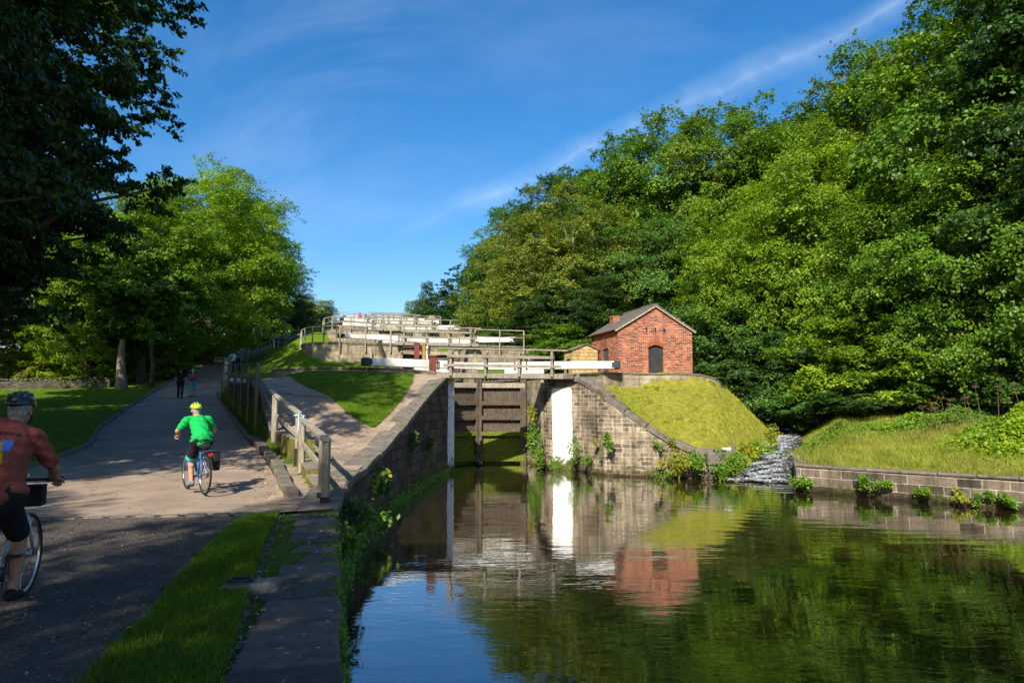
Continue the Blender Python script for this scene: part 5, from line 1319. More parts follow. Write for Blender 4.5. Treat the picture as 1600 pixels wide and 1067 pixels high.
def trunk_mesh(name,seed,cc,z1,r0,mat,nb=16,lean=.3,z_split=.25,root=True):
    rg=random.Random(seed); m=MB(); top=z1*.78
    lx,ly=rg.uniform(-lean,lean),rg.uniform(-lean,lean); ax=[]
    for i in range(9):
        t=i/8; ax.append(Vector((lx*t*t*3+.12*math.sin(t*7+seed),ly*t*t*3+.12*math.cos(t*6+seed),-.4+(top+.4)*t)))
    rad=[r0*(1.35 if i==0 else 1)*(1-.82*i/8) for i in range(9)]; m.tube(ax,rad,10)
    idx=rg.sample(range(len(cc)),min(nb,len(cc)))
    for k in idx:
        c=Vector(cc[k]); t=min(.95,max(z_split,(c.z/z1)*.72)); f=t*8; i=min(int(f),7); b=ax[i].lerp(ax[i+1],f-i); rb=rad[i]*.55
        mid=b.lerp(c,.5)+Vector((0,0,(c-b).length*.10)); e=b.lerp(c,.93)
        m.tube([b,b.lerp(mid,.5)+Vector((rg.uniform(-.1,.1),)*3),mid,e],[rb,rb*.7,rb*.42,rb*.12],7)
        for q in range(2):
            d=Vector((rg.uniform(-1,1),rg.uniform(-1,1),rg.uniform(-.2,.8)))*(c-b).length*.25; m.tube([mid.lerp(e,.3*q),mid.lerp(e,.3*q)+d],[rb*.25,rb*.05],5)
    me=m.build('tmpt',mat,smooth=True); d=me.data; d.name=name; bpy.data.objects.remove(me); return d
PROTO={}
def proto(key,seed,Rx,Ry,z0,z1,ncl,nlf,leaf,r0,bark='bark',**kw):
    nb=kw.pop('nb',16); me,cc=crown_mesh('crown_'+key,seed,Rx,Ry,z0,z1,ncl,nlf,leaf,**kw)
    me.materials.append(M['leaf_mid']); tr=trunk_mesh('trunk_'+key,seed,cc,z1,r0,M[bark],nb); PROTO[key]=(me,tr)
def tree(key,x,y,z,rz,s,mat,label,name='tree',cat='tree',group=None,sz=None):
    cm,tm=PROTO[key]; o=empty(name,(x,y,z),rz,label=label,cat=cat,group=group); o.scale=(s,s,sz or s)
    c=link('crown',cm,o); t=link('trunk',tm,o)
    c.material_slots[0].link='OBJECT'; c.material_slots[0].material=M[mat]
    return o
proto('broad',11,5.8,5.6,1.6,17,175,112000,.19,.42,low=.6,shape=.85)
proto('tall',12,5.2,5.4,2.0,20,190,118000,.19,.45,low=.4,shape=.9)
proto('dome',13,6.3,6.1,.4,15,200,128000,.172,.38,low=.3,shape=1.0)
proto('fluffy',14,5.5,5.5,.6,13.5,190,112000,.148,.32,bark='bark_pale',cr=(.12,.24),spray=.55,flat=.8,low=.3,nb=26)
proto('shrub',15,2.3,2.2,.0,3.6,46,22000,.125,.10,cr=(.2,.36),low=.1,nb=10)
proto('under',16,3.2,3.0,.0,6.2,60,34000,.15,.14,cr=(.2,.36),low=.1,nb=10)
proto('spreading',17,7.4,6.8,3.0,21,210,140000,.22,.5,cr=(.11,.20),spray=.6,flat=.42,low=.2,shape=.95,nb=40)
proto('conifer',18,2.6,2.6,.6,11,110,22000,.30,.28,cr=(.14,.26),flat=.35,shape=1.0,spray=.6,asp=.25)
def px_tree(key,px,D,ytop,mat,label,H,Rr=None,rz=0,zb=None,**kw):
    """H, Rr = prototype height; tree base on the ground, crown top at photo row ytop"""
    p=at(px,ytop,D); g=zgs(p.x,D) if zb is None else zb; s=(p.z-g)/H
    return tree(key,p.x,D,g-.1,rz,s if Rr is None else Rr,mat,label,sz=s,**kw)
# ---- right-hand wood, far to near
G='trees of the wood right of the locks'
px_tree('broad',800,78,318,'leaf_blue','leftmost tall bluish tree of the wood behind the locks',17.2,1.0,.3,group=G)
px_tree('tall',868,72,268,'leaf_dark','dark tree rising behind the olive willow-like crown',20.2,1.15,1.3,group=G)
px_tree('fluffy',893,54,292,'leaf_olive','pale olive feathery tree with yellowish twigs behind the stone hut',13.6,1.22,2.3,group=G)
px_tree('fluffy',815,62,362,'leaf_olive','olive green feathery tree above the second lock beam',13.6,.98,.9,group=G)
px_tree('tall',958,62,205,'leaf_blue','tall dark green tree whose top breaks the sky beside the olive tree',20.2,1.15,2.0,group=G)
px_tree('broad',1040,58,190,'leaf_mid','broad green tree directly above the brick hut roof',17.2,1.25,4.0,group=G)
px_tree('broad',1110,55,180,'leaf_autumn','tree with rusty brown turning patches high in the wood',17.2,1.15,5.1,group=G)
px_tree('tall',1195,52,158,'leaf_mid','tall green tree between the rusty tree and the bright lime tree',20.2,1.1,.4,group=G)
px_tree('tall',1275,48,122,'leaf_autumn','tall tree with yellowing top behind the lime green tree',20.2,1.12,1.9,group=G)
px_tree('broad',1365,44,85,'leaf_mid','big green tree on the skyline where the slope of the wood steepens',17.2,1.2,3.1,group=G)
px_tree('tall',1460,40,22,'leaf_autumn','very tall yellow-flecked tree near the top right corner',20.2,1.15,2.7,group=G)
px_tree('broad',1560,34,-90,'leaf_mid','huge dark tree filling the top right corner',17.2,1.2,.8,group=G)
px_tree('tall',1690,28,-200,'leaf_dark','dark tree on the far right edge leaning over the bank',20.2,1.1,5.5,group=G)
px_tree('dome',1290,40,205,'leaf_lite','bright lime green rounded tree in front of the wood',15.2,1.0,1.0,group=G)
px_tree('fluffy',1175,43,300,'leaf_lite','lighter green feathery tree right behind the brick hut',13.6,.95,4.2,group=G)
px_tree('dome',1440,34.5,250,'leaf_mid','low-branched green tree behind the tall dead flower stalks',15.2,.85,2.6,group=G)
px_tree('dome',1560,31,190,'leaf_mid','shadowy spreading tree behind the nettle bank',15.2,.9,3.9,group=G)
px_tree('dome',1010,52,330,'leaf_blue','dark green tree crown immediately left of the hut roof ridge',15.2,.95,.2,group=G)
px_tree('dome',905,50,420,'leaf_dark','dark low crown between the stone hut and the second lock',15.2,.75,2.2,group=G)
px_tree('broad',770,88,395,'leaf_mid','small-looking distant tree at the left tip of the wood',17.2,.8,2.2,group=G)
# underwood hanging to the ground
G2='bushes at the foot of the wood'
for (px,D,yt,mt,k,s,lab) in ((1120,42,470,'leaf_blue','under',1.25,'bluish bush touching the right wall of the brick hut'),(1165,40,520,'leaf_dark','under',1.1,'dark bush behind the top edge of the mound'),(1245,38.5,500,'leaf_blue','under',1.15,'grey-green bush hanging over the weir stream'),
 (1315,36.5,470,'leaf_lite','under',1.2,'sunlit lime bush right of the weir stream'),(1390,34,480,'leaf_lite','under',1.1,'bright bush behind the grassy bank, left of the dead stalks'),(1480,33,520,'leaf_mid','under',1.1,'green bush behind the dead flower stalks'),
 (1570,31,500,'leaf_dark','under',1.1,'dark bush behind the nettle bank near the right edge'),(1060,45,505,'leaf_mid','under',1.1,'green bush behind the brick hut chimney'),(985,47,480,'leaf_dark','under',1.1,'dark bush behind the roof of the brick hut'),
 (870,47,505,'leaf_mid','under',1.0,'green bush left of the yellow stone hut'),(840,52,480,'leaf_dark','under',1.2,'dark bush beyond the braced railing post'),(775,64,470,'leaf_mid','under',1.2,'round green bush beside the third lock'),(810,56,495,'leaf_blue','under',1.0,'small blue-green bush behind the right beam of the second lock'),
 (1205,39.5,575,'leaf_dark','shrub',1.2,'low dark bush in the shade at the head of the weir stream'),(1275,36,600,'leaf_blue','shrub',1.2,'low silvery bush overhanging the dark stream bank'),(1345,33.5,600,'leaf_dark','shrub',1.1,'low dark bush at the back of the grassy bank')):
    px_tree(k,px,D,yt,mt,lab,6.4 if k=='under' else 3.8,s,rz=px*.37,name='bush',cat='bush',group=G2)
# far conifer group at the head of the locks
G3='distant trees at the head of the locks'
px_tree('broad',668,122,440,'leaf_dark','rounded distant tree right of the hilltop rails',17.2,.42,.5,group=G3)
px_tree('conifer',712,112,410,'needle','dark distant conifer left of the wood',11.2,1.1,.2,group=G3,name='conifer')
px_tree('conifer',690,118,432,'needle','slimmer distant conifer beside the taller one',11.2,.9,1.2,group=G3,name='conifer')
px_tree('broad',643,128,470,'leaf_mid','lowest distant tree just right of the hilltop rails',17.2,.35,1.5,group=G3)
px_tree('under',728,108,450,'leaf_autumn','reddish distant bush at the foot of the conifer',6.4,1.2,1.5,group=G3,name='bush',cat='bush')
px_tree('under',690,108,480,'leaf_dark','dark distant bush below the two conifers',6.4,1.3,.5,group=G3,name='bush',cat='bush')
# ---- left side
G4='trees along the left of the road'
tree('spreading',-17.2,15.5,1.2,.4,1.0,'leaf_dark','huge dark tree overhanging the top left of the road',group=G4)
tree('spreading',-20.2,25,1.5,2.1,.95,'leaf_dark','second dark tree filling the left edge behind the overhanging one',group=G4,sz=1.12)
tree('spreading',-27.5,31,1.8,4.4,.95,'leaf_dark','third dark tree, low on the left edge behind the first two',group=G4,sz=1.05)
px_tree('broad',235,50,295,'leaf_mid','half-lit tree behind the dark overhanging boughs',17.2,.95,1.2,zb=3.6,group=G4)
px_tree('dome',335,62,258,'leaf_lite','large sunlit rounded tree left of the road',15.2,1.3,.4,group=G4)
px_tree('tall',292,70,275,'leaf_autumn','tree with olive top behind the sunlit rounded tree',20.2,1.05,3.4,group=G4)
px_tree('broad',395,80,310,'leaf_mid','right-hand tree of the roadside clump against the sky',17.2,1.0,2.4,group=G4)
px_tree('tall',365,92,285,'leaf_mid','tree rising in the middle of the roadside clump',20.2,1.1,5.2,group=G4)
px_tree('dome',425,92,400,'leaf_dark','dark low crown at the right edge of the roadside clump',15.2,.95,1.6,group=G4)
px_tree('dome',487,120,462,'leaf_olive','small olive tree beyond the end of the long fence',15.2,.85,2.9,group=G4)
px_tree('under',462,105,470,'leaf_dark','dark bush where the long fence disappears',6.4,1.5,.9,group=G4,name='bush',cat='bush')
px_tree('broad',150,48,330,'leaf_lite','lime green tree glimpsed beneath the dark overhanging boughs',17.2,.8,4.2,zb=3.4,group=G4)
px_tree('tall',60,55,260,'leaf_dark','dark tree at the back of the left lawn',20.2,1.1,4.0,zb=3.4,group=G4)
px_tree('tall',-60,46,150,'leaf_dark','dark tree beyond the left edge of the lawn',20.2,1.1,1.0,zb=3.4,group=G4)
G5='sunlit bushes behind the field wall'
for i,(px,D,yt,mt,s,lab) in enumerate(((35,54,540,'leaf_yellow',1.0,'yellow-green bush at the left end behind the field wall'),(85,52,500,'leaf_yellow',1.1,'golden bush with rusty tips behind the field wall'),(135,50,525,'leaf_lite',1.1,'lime bush behind the middle of the field wall'),(185,52,500,'leaf_lite',1.2,'tall sunlit bush right of the golden one'),
   (232,52,520,'leaf_yellow',1.0,'yellowish bush beside the thick pale trunk'),(262,54,560,'leaf_dark',.9,'dark rounded bush behind the two walkers'),(310,70,520,'leaf_dark',1.1,'dark bush at the bend of the road'),(345,84,530,'leaf_dark',1.2,'dark bush above the far end of the road'),(395,84,520,'leaf_dark',1.2,'shaded bush below the right-hand roadside trees'),(-20,50,500,'leaf_yellow',1.2,'bush cut by the left edge of the view'),(60,48,570,'leaf_yellow',.7,'small yellow bush just over the field wall'),(160,47.5,572,'leaf_lite',.7,'small lime bush just over the field wall'),(110,60,470,'leaf_lite',1.4,'taller lime bush further behind the field wall'),(210,62,470,'leaf_lite',1.4,'bright bush under the half-lit tree'))):
    px_tree('under' if s>.8 else 'shrub',px,D,yt,mt,lab,6.4 if s>.8 else 3.8,s,rz=i*1.7,zb=3.2 if px<300 else None,name='bush',cat='bush',group=G5)
# bare trunks standing on the verge by the road
for i,(px,py,D,h,r) in enumerate(((188,606,45.5,3.4,.36),(236,602,46.5,3.6,.18),(302,572,66,8,.55),(320,572,68,8,.5),(400,545,80,7,.35))):
    p=at(px,py,D); o=empty('tree',(p.x,D,zgs(p.x,D)-.1),i*1.1,label=['thick pale ivy-marked trunk rising behind the left lawn','slender trunk right of the thick pale one','stout dark trunk at the bend of the road','dark trunk close beside the stout one','pale leaning trunk by the far bend of the road'][i],cat='tree',group='standing trunks along the road')
    m=MB(); pts=[(.15*math.sin(k*.9+i)*k/6*( .5 if i<4 else 3),.1*math.cos(k+i),h*k/6) for k in range(7)]; m.tube(pts,[r*(1.35 if k==0 else 1-.09*k) for k in range(7)],10); m.build('trunk',M['bark_pale' if i in (0,4) else 'bark'],o,smooth=True)
    me,cc=crown_mesh('crown_small',60+i,3.2,3.0,h*.6,h+6,44,17000,.24,flat=.6); me.materials.append(M['leaf_mid' if i<2 else 'leaf_dark']); link('crown',me,o)
# trees behind the photographer that shade the foreground (their shade is in the photo)
def shade(x,y,s,rz,lab,key='broad',z=1.2): tree(key,x,y,z,rz,s,'leaf_dark',lab,group='trees behind the viewpoint')
shade(-7.2,-9.9,1.0,.5,'tree behind the viewpoint whose shade covers the gravel path')
shade(.5,-10.2,1.0,2.5,'tree behind the viewpoint on the quay side')
shade(-15.5,-9.8,1.05,3.5,'tree behind and left of the viewpoint')
shade(-21.0,.5,1.2,1.5,'tall tree left of the viewpoint shading the overhanging tree','tall')
shade(-19.6,8.0,1.1,4.5,'tall tree beyond the left edge of the lawn','tall')
shade(-26.5,4.5,1.15,2.2,'tall tree left of the viewpoint shading the lawn','tall')
tree('tall',-12.8,10.6,1.25,1.2,.82,'leaf_dark','tree just beyond the left edge whose shade dapples the paved ramp',sz=1.0,group='trees behind the viewpoint')
shade(-31,16,1.1,.2,'tree beyond the left edge shading the field wall')
# ------------------------------------------------------------------ small plants
def tuft_mesh(name,seed,r,h,n,leaf,mat,flat=1.0,hang=False,asp=.6):
    rg=np.random.default_rng(seed); k=max(4,n//90); cc=rg.normal(size=(k,3))*np.array([r*.42,r*.35,h*.24])+np.array([0,0,0 if hang else h*.45]); idx=rg.integers(0,k,n)
    C=cc[idx]+rg.normal(size=(n,3))*np.array([r*.28,r*.28,h*.2])*flat; N=unit(rg.normal(size=(n,3))*.6+np.array([0,-.5,.8])); S=rg.uniform(.6,1.3,n)*leaf
    V,F=leaves(C,N,S,rg,asp); return npmesh(name,V,F,M[mat])
def plant(px,py,D,r,h,n,leaf,mat,label,name='fern',cat='fern',group=None,seed=0,dy=0,x=None,z=None):
    p=at(px,py,D); me=tuft_mesh(name,seed+int(px),r,h,n,leaf,mat); o=link(name,me,label=label,cat=cat,group=group); o.location=(p.x,D+dy,p.z-h*.45); return o
GF='ferns and ivy growing on the lock walls'
for (px,py,D,r,h,n,lf,mt,lab) in (
 (836,690,29.9,.35,1.5,900,.10,'fern','long curtain of fresh ferns hanging at the right edge of the gates'),
 (832,655,30.3,.2,.9,350,.10,'fern_yel','yellowish fern tuft at the top of the fern curtain'),
 (846,715,29.6,.25,.7,400,.09,'fern','fern clump at the water below the fern curtain'),
 (868,722,29.0,.35,.4,300,.08,'fern','ferns at the foot of the white painted strip'),
 (893,708,28.8,.28,.9,380,.09,'fern','ferns on the right edge of the white painted strip'),
 (915,722,28.2,.25,.5,260,.08,'fern','low fern at the waterline right of the white strip'),
 (931,652,28.6,.2,.8,260,.08,'fern_yel','brownish creeper high on the small-stone wall'),
 (947,678,27.5,.18,.5,240,.09,'fern','round fern left of the square hole in the curved wall'),
 (955,695,27.0,.18,.45,240,.09,'fern','second round fern just below its neighbour'),
 (930,690,27.7,.14,.3,130,.07,'fern_yel','small yellow fern low on the curved wall'),
 (938,712,27.5,.10,.2,80,.06,'fern','tiny fern above the waterline of the curved wall'),
 (1052,690,26.9,.22,.6,260,.08,'fern_yel','dark reddish weed hanging from the coping'),
 (1030,697,26.7,.18,.3,160,.08,'fern','little fern left of the big yellow bush on the wall'),
 (1064,722,26.35,.48,.62,900,.10,'fern_yel','big round yellow-green bush low on the curved wall'),
 (1086,723,26.2,.42,.5,700,.10,'fern','fresh green bush joined to the yellow one'),
 (1040,741,26.3,.5,.2,220,.07,'fern','low fern fringe at the waterline below the yellow bush'),
 (1138,722,25.9,.5,.6,800,.11,'fern','bright green bush at the mouth of the weir stream'),
 (1124,738,25.7,.35,.35,420,.10,'fern','green clump touching the water beside the weir stream'),
 (1160,708,27.2,.5,.6,700,.11,'fern_yel','yellow-green bush on the bank of the weir stream'),
 (1182,700,28.6,.5,.6,700,.11,'fern','green bush halfway up the weir stream bank'),
 (1200,686,30.5,.45,.7,600,.11,'fern_yel','uppermost bush beside the weir stream'),
 (1255,752,22.5,.32,.3,600,.09,'fern','bright fern at the left end of the bank wall'),
 (1352,752,21.1,.22,.42,420,.09,'fern','tall fern clump on the bank wall, nearest its middle'),
 (1378,760,20.9,.26,.26,380,.09,'fern','spreading fern right of the tall clump on the bank wall'),
 (1445,768,20.2,.22,.25,260,.09,'fern','fern on the bank wall between two gaps'),
 (1500,776,19.6,.22,.25,240,.08,'fern_yel','small yellowish fern on the bank wall'),
 (1535,778,19.3,.22,.28,260,.08,'fern','small green fern on the bank wall'),
 (1580,785,18.8,.24,.28,320,.09,'fern','fern at the right end of the bank wall'),
 (641,688,21.7,.25,.7,260,.09,'leaf_dark','dark ferns hanging halfway up the dark lock wall'),
 (668,690,24,.25,.9,240,.09,'leaf_dark','dark creeper nearer the gates on the dark lock wall'),
 (600,742,17.4,.22,.35,150,.13,'fern_yel','yellow flowered weed at the top of the wall bush'),
 (596,765,16.9,.28,.55,170,.17,'leaf_blue','broad-leaved weed catching the sun on the dark lock wall'),
 (585,752,16.6,.18,.3,70,.16,'fern_yel','pinkish seeded top of the broad-leaved weed'),
 (578,800,14.6,.35,.5,260,.12,'leaf_mid','trailing weeds at the water below the broken coping'),
 (548,800,12.2,.35,.5,260,.10,'leaf_dark','dark weeds on the wall below the handrail post'),
 (538,835,10.3,.25,.4,220,.09,'leaf_mid','weeds growing out of the quay face beside the post')):
    plant(px,py,D,r,h,n,lf,mt,lab,group=GF)
# wide low growth along foot of left wall
rg=np.random.default_rng(5); n=3500; yy=rg.uniform(10.6,28.5,n); C=np.stack([xw(yy)+.06+np.abs(rg.normal(size=n))*.08,yy,np.abs(rg.normal(size=n))*.14+.02],1)
V,F=leaves(C,unit(rg.normal(size=(n,3))*.5+np.array([1,-.6,.8])),rg.uniform(.05,.12,n),rg,.5); link('moss_fringe',npmesh('moss_fringe',V,F,M['leaf_mid']),label='moss and weeds along the waterline of the dark left wall',kind='stuff')
# weeds in joints of the quay flags
n=9500; t=rg.uniform(0,1,n)**.8; base=qa[None,:]*(1-t[:,None])+qb[None,:]*t[:,None]; t2=rg.uniform(-.15,1,n)
base=(qa-qd*1.2)[None,:]*(1-t2[:,None])+qb[None,:]*t2[:,None]; nn=np.array((-qd[1],qd[0])); o_=np.abs(rg.normal(size=n))*np.where(rg.random(n)<.3,.2,.06)-.05
clump=(np.sin(t2*47)+np.sin(t2*91+1)+rg.normal(size=n)*.6)>.35
C=np.concatenate([base+nn[None,:]*o_[:,None],(1.28-np.abs(rg.normal(size=n))*.16*(o_<0))[:,None]],1)[clump]
V,F=leaves(C,unit(rg.normal(size=(len(C),3))*.6+np.array([.3,-.3,.9])),rg.uniform(.02,.06,len(C)),rg,.5); link('quay_weeds',npmesh('quay_weeds',V,F,M['leaf_mid']),label='little weeds and moss along the edge of the foreground flagstones',kind='stuff')
# ---- grass blades
def scatter(A,B,n,h,w,mat,name,label,lean=.35,zof=0,pw=1,clumpk=0,zfun=None):
    A=resample(A,200); B=resample(B,200); u=rg.uniform(0,1,n)**pw*198.99; i=u.astype(int); f=(u-i)[:,None]; v=rg.uniform(-.01,1.01,n)[:,None]
    a=A[i,:2]*(1-f)+A[i+1,:2]*f; b=B[i,:2]*(1-f)+B[i+1,:2]*f; P=a*(1-v)+b*v
    if clumpk:
        k=np.sin(P[:,0]*2.3+np.sin(P[:,1]*1.7))+np.sin(P[:,1]*2.9+P[:,0])+rg.normal(size=n)*.9; P=P[k>clumpk-1]
    return blades(P,h,w,mat,name,label,lean,zof)
def blades(P,h,w,mat,name,label,lean=.35,zof=0):
    n=len(P); z=zg(P[:,0],P[:,1],False)+zof; ang=rg.uniform(0,2*np.pi,n); hh=h*rg.uniform(.45,1.3,n); d=rg.normal(size=(n,2))*lean*hh[:,None]
    ex=np.cos(ang)*w/2; ey=np.sin(ang)*w/2; base=np.stack([P[:,0],P[:,1],z-.02],1)
    V=np.stack([base+np.stack([ex,ey,0*ex],1),base-np.stack([ex,ey,0*ex],1),base+np.stack([d[:,0]*.35-ex*.6,d[:,1]*.35-ey*.6,hh*.6],1),base+np.stack([d[:,0]*.35+ex*.6,d[:,1]*.35+ey*.6,hh*.6],1),base+np.stack([d[:,0],d[:,1],hh],1)],1).reshape(-1,3)
    b=np.arange(n)*5; F=np.concatenate([np.stack([b,b+1,b+2,b+3],1),np.stack([b+3,b+2,b+4,b+4],1)])
    me=bpy.data.meshes.new(name); 
    Q=np.stack([b,b+1,b+2,b+3],1); Tt=np.stack([b+3,b+2,b+4],1)
    me.vertices.add(len(V)); me.vertices.foreach_set('co',V.astype(np.float32).ravel()); me.loops.add(7*n); me.loops.foreach_set('vertex_index',np.concatenate([Q.ravel(),Tt.ravel()]).astype(np.int32))
    me.polygons.add(2*n); me.polygons.foreach_set('loop_start',np.concatenate([np.arange(n)*4,4*n+np.arange(n)*3]).astype(np.int32)); me.polygons.foreach_set('loop_total',np.concatenate([np.full(n,4),np.full(n,3)]).astype(np.int32))
    me.update(calc_edges=True); me.materials.append(M[mat]); return link(name,me,label=label,kind='stuff')
scatter(GS_A,GS_B,60000,.085,.007,'blade','grass','short shaded grass of the foreground verge',.5,.03,.85)
scatter(TRI_A,TRI_B,42000,.07,.016,'blade','grass','mown lawn triangle between the ramp and the lock',.4,.05)
def region(xr,yr,n,f):
    P=np.stack([rg.uniform(*xr,n),rg.uniform(*yr,n)],1); return P[f(P)]
nocanal=lambda P: ~inpoly(P[:,0],P[:,1],CANAL)
# lawn left of the road
blades(region((-34,-9),(12,45),150000,lambda P:P[:,0]<interp(P[:,1],RLY,RLX)-.2),.07,.02,'blade','grass','shaded lawn left of the road',.5)
# verge under the retaining wall
blades(region((-19,-8),(21.8,44),60000,lambda P:(P[:,0]<fx(P[:,1])-.15)&(P[:,0]>interp(P[:,1],RRY,RRX)+.15)),.08,.018,'blade','grass','narrow grass verge below the retaining wall',.5)
# sunlit lawn behind the curved wall
def up(P): lx,ly=loc2(P[:,0],P[:,1]); return (P[:,0]>fx(P[:,1])+interp(P[:,1],[23.6,30,50,60],[3.6,2.3,.7,.5]))&(lx<-3.4)&(P[:,1]>31.2)&~((P[:,0]>-12.2)&(P[:,1]<31.5))
blades(region((-26,-5),(31,60),90000,up),.09,.025,'blade','grass','sunlit lawn sloping up behind the curved wall',.5)
# mound
def mound(P):
    x,y=P[:,0],P[:,1]; return (x>3)&(y>interp(x,YCX+[20],YCY+[27.5])+.75)&(y<38)&(x<sx(y)-.9)&nocanal(P)&((y<32.9)|(x>9.6)|(y>33.8))&~((x>5.2)&(x<10.4)&(y>36.4))
def mound2(P): k=np.sin(P[:,0]*3.1+np.sin(P[:,1]*2.3)*2)+np.sin(P[:,1]*3.7+P[:,0]*1.1); return mound(P)&(k>.9)
blades(region((3,15),(27,38),110000,mound2),.13,.016,'blade_mown','grass','coarser tufts standing in the mown grass of the mound',.6)
blades(region((3,15),(27,38),130000,mound),.055,.015,'blade_mown','grass','parched mown grass covering the mound below the brick hut',.6)
# right bank long grass
def bank(P): db=dbank(P[:,0],P[:,1]); return (db>.18)&(P[:,0]>sx(P[:,1])+.7)&(db<15)
blades(region((9.5,30),(12,34),150000,bank),.17,.013,'blade_dry','grass','long dry grass on the far right bank',.65)
def bank2(P): db=dbank(P[:,0],P[:,1]); k=np.sin(P[:,0]*2.1)+np.sin(P[:,1]*2.7+P[:,0]); return (db>.12)&(P[:,0]>sx(P[:,1])+.9)&(db<7)&(k>.5)
blades(region((9.5,30),(12,34),60000,bank2),.30,.014,'blade_dry','grass','taller straw-coloured tussocks on the right bank',.7)
# nettle bed on the bank
rgn=np.random.default_rng(9)
def bed(name,cx,cy,rx,ry,h,n,leaf,mat,label):
    xy=rgn.normal(size=(n,2))*np.array([rx,ry])*.5+np.array([cx,cy]); hh=np.exp(-((xy[:,0]-cx)/rx)**2-((xy[:,1]-cy)/ry)**2)*h*(.75+.25*np.sin(xy[:,0]*3)*np.sin(xy[:,1]*3.3))
    z=zg(xy[:,0],xy[:,1],False)+hh*rgn.uniform(.35,1.0,n)**.5; C=np.stack([xy[:,0],xy[:,1],z],1)
    V,F=leaves(C,unit(rgn.normal(size=(n,3))*.5+np.array([-.1,-.4,.9])),rgn.uniform(.7,1.3,n)*leaf,rgn,.7); return link(name,npmesh(name,V,F,M[mat]),label=label,kind='stuff')
bed('nettle_bed',17.9,22.6,2.5,2.0,1.35,15000,.13,'leaf_lite','bright bed of nettles and brambles at the right end of the bank')
bed('nettle_bed',17.5,28.0,3.0,1.0,.7,8000,.11,'leaf_mid','darker low undergrowth behind the grass of the right bank')
bed('bank_growth',13.6,30.2,1.8,1.3,.5,4500,.10,'leaf_autumn','low weeds along the stream side of the right bank')
# dead seed stalks
GS='tall dead flower stalks on the right bank'
rk=random.Random(3)
labs=['leftmost','second','third','fourth','fifth','sixth','seventh','eighth','ninth','tenth','eleventh','twelfth','thirteenth']
for i,px in enumerate((1448,1456,1464,1471,1479,1488,1495,1503,1511,1520,1534,1560,1597)):
    D=25.2+rk.uniform(-.5,1.2); p=at(px,640,D); z=zgs(p.x,D)+.2; hh=rk.uniform(.7,1.15) if i<10 else 1.3
    o=empty('seed_stalk',(p.x,D,z),label=f'dead brown umbrella-headed stalk, {labs[i]} of the row from the stream',cat='dead plant',group=GS)
    lx=rk.uniform(-.28,.05); m=MB(); m.tube([(0,0,-.3),(lx*.5,0,hh*.5),(lx,0,hh)],[.014,.011,.006],5); m.build('stem',M['dead'],o)
    m=MB()
    for k in range(9):
        a=k*2.4; q=Vector((lx+.13*math.cos(a)*rk.uniform(.4,1),.13*math.sin(a)*rk.uniform(.4,1),hh+rk.uniform(.03,.1))); m.tube([(lx,0,hh-.03),q],.004,3)
        for u in range(4): m.box(q+Vector((rk.uniform(-.03,.03),rk.uniform(-.03,.03),rk.uniform(-.01,.02))),(.03,.03,.012),rz=a)
    m.build('seed_head',M['dead'],o)
# rotten stake on the mound
p=at(1144,702,27.6); o=empty('old_stake',(p.x,27.6,zgs(p.x,27.6)),label='short rotten brown stake standing at the foot of the mound',cat='stake'); MB().bar((0,0,-.1),(.08,0,.42),.12,.1).build('wood',M['timber_dark'],o,bevel=.02)
# fallen leaves along kerbs and on the road
n=420; u=rg.uniform(0,1,n); K=resample([(-3.9,11.7),(-5.6,16),(-6.95,19),(-8.3,21.5),(-12.1,29.5)],200); ii=(u*198).astype(int); P=K[ii]+np.stack([-np.abs(rg.normal(size=n))*.22-.05,rg.normal(size=n)*.1],1)
P=np.concatenate([P,np.stack([rg.uniform(-10,-3.8,90),rg.uniform(10,20,90)],1),np.stack([rg.uniform(-3.3,-1.8,60),rg.uniform(4.5,10,60)],1)]); P=P[P[:,0]<xw(P[:,1])-.08]; n=len(P)
C=np.concatenate([P,(zg(P[:,0],P[:,1],False)+.055)[:,None]],1); V,F=leaves(C,unit(rg.normal(size=(n,3))*.25+np.array([0,0,1])),rg.uniform(.03,.075,n),rg,.7); link('leaf_litter',npmesh('leaf_litter',V,F,M['litter']),label='fallen brown leaves scattered along the kerb and road',kind='stuff')

# loose grit on the gravel path and a strip of stones beside the flags
def grit(name,P,lo,hi,label,seed):
    r_=np.random.default_rng(seed); n=len(P); C=np.concatenate([P,(zg(P[:,0],P[:,1],False)+.036)[:,None]],1)
    V,F=leaves(C,unit(r_.normal(size=(n,3))*.35+np.array([0,0,1])),r_.uniform(lo,hi,n)*r_.uniform(.5,1,n),r_,.8); return link(name,npmesh(name,V,F,GRM),label=label,kind='stuff')
tt=NT('grit_stones'); gg=tt.n('ShaderNodeNewGeometry'); GRM=tt.fin(tt.pr(tt.ramp(gg.outputs['Random Per Island'],[(0,(.05,.042,.035)),(.6,(.13,.11,.09)),(.93,(.20,.18,.15)),(1,(.34,.31,.27))]),.85,.3))
P=region((-11,-2.2),(2,10.2),60000,lambda P:P[:,0]<interp(P[:,1],[-8,4,5.4,7.7,10,10.4],[-2.0,-2.5,-2.8,-3.4,-3.85,-3.75])+.05); grit('grit',P,.008,.028,'loose grit strewn over the shaded gravel path',4)
u=rg.uniform(0,1,5000); K=resample([(-1.2,2),(-1.68,4.07),(-2.45,6.57),(-3.2,9.2),(-3.45,10.3)],100); P=K[(u*98).astype(int)]+rg.normal(size=(5000,2))*.06; P=P[P[:,0]<xw(P[:,1])-.1]; grit('grit',P,.012,.04,'small stones and soil between the verge and the flagstones',6)

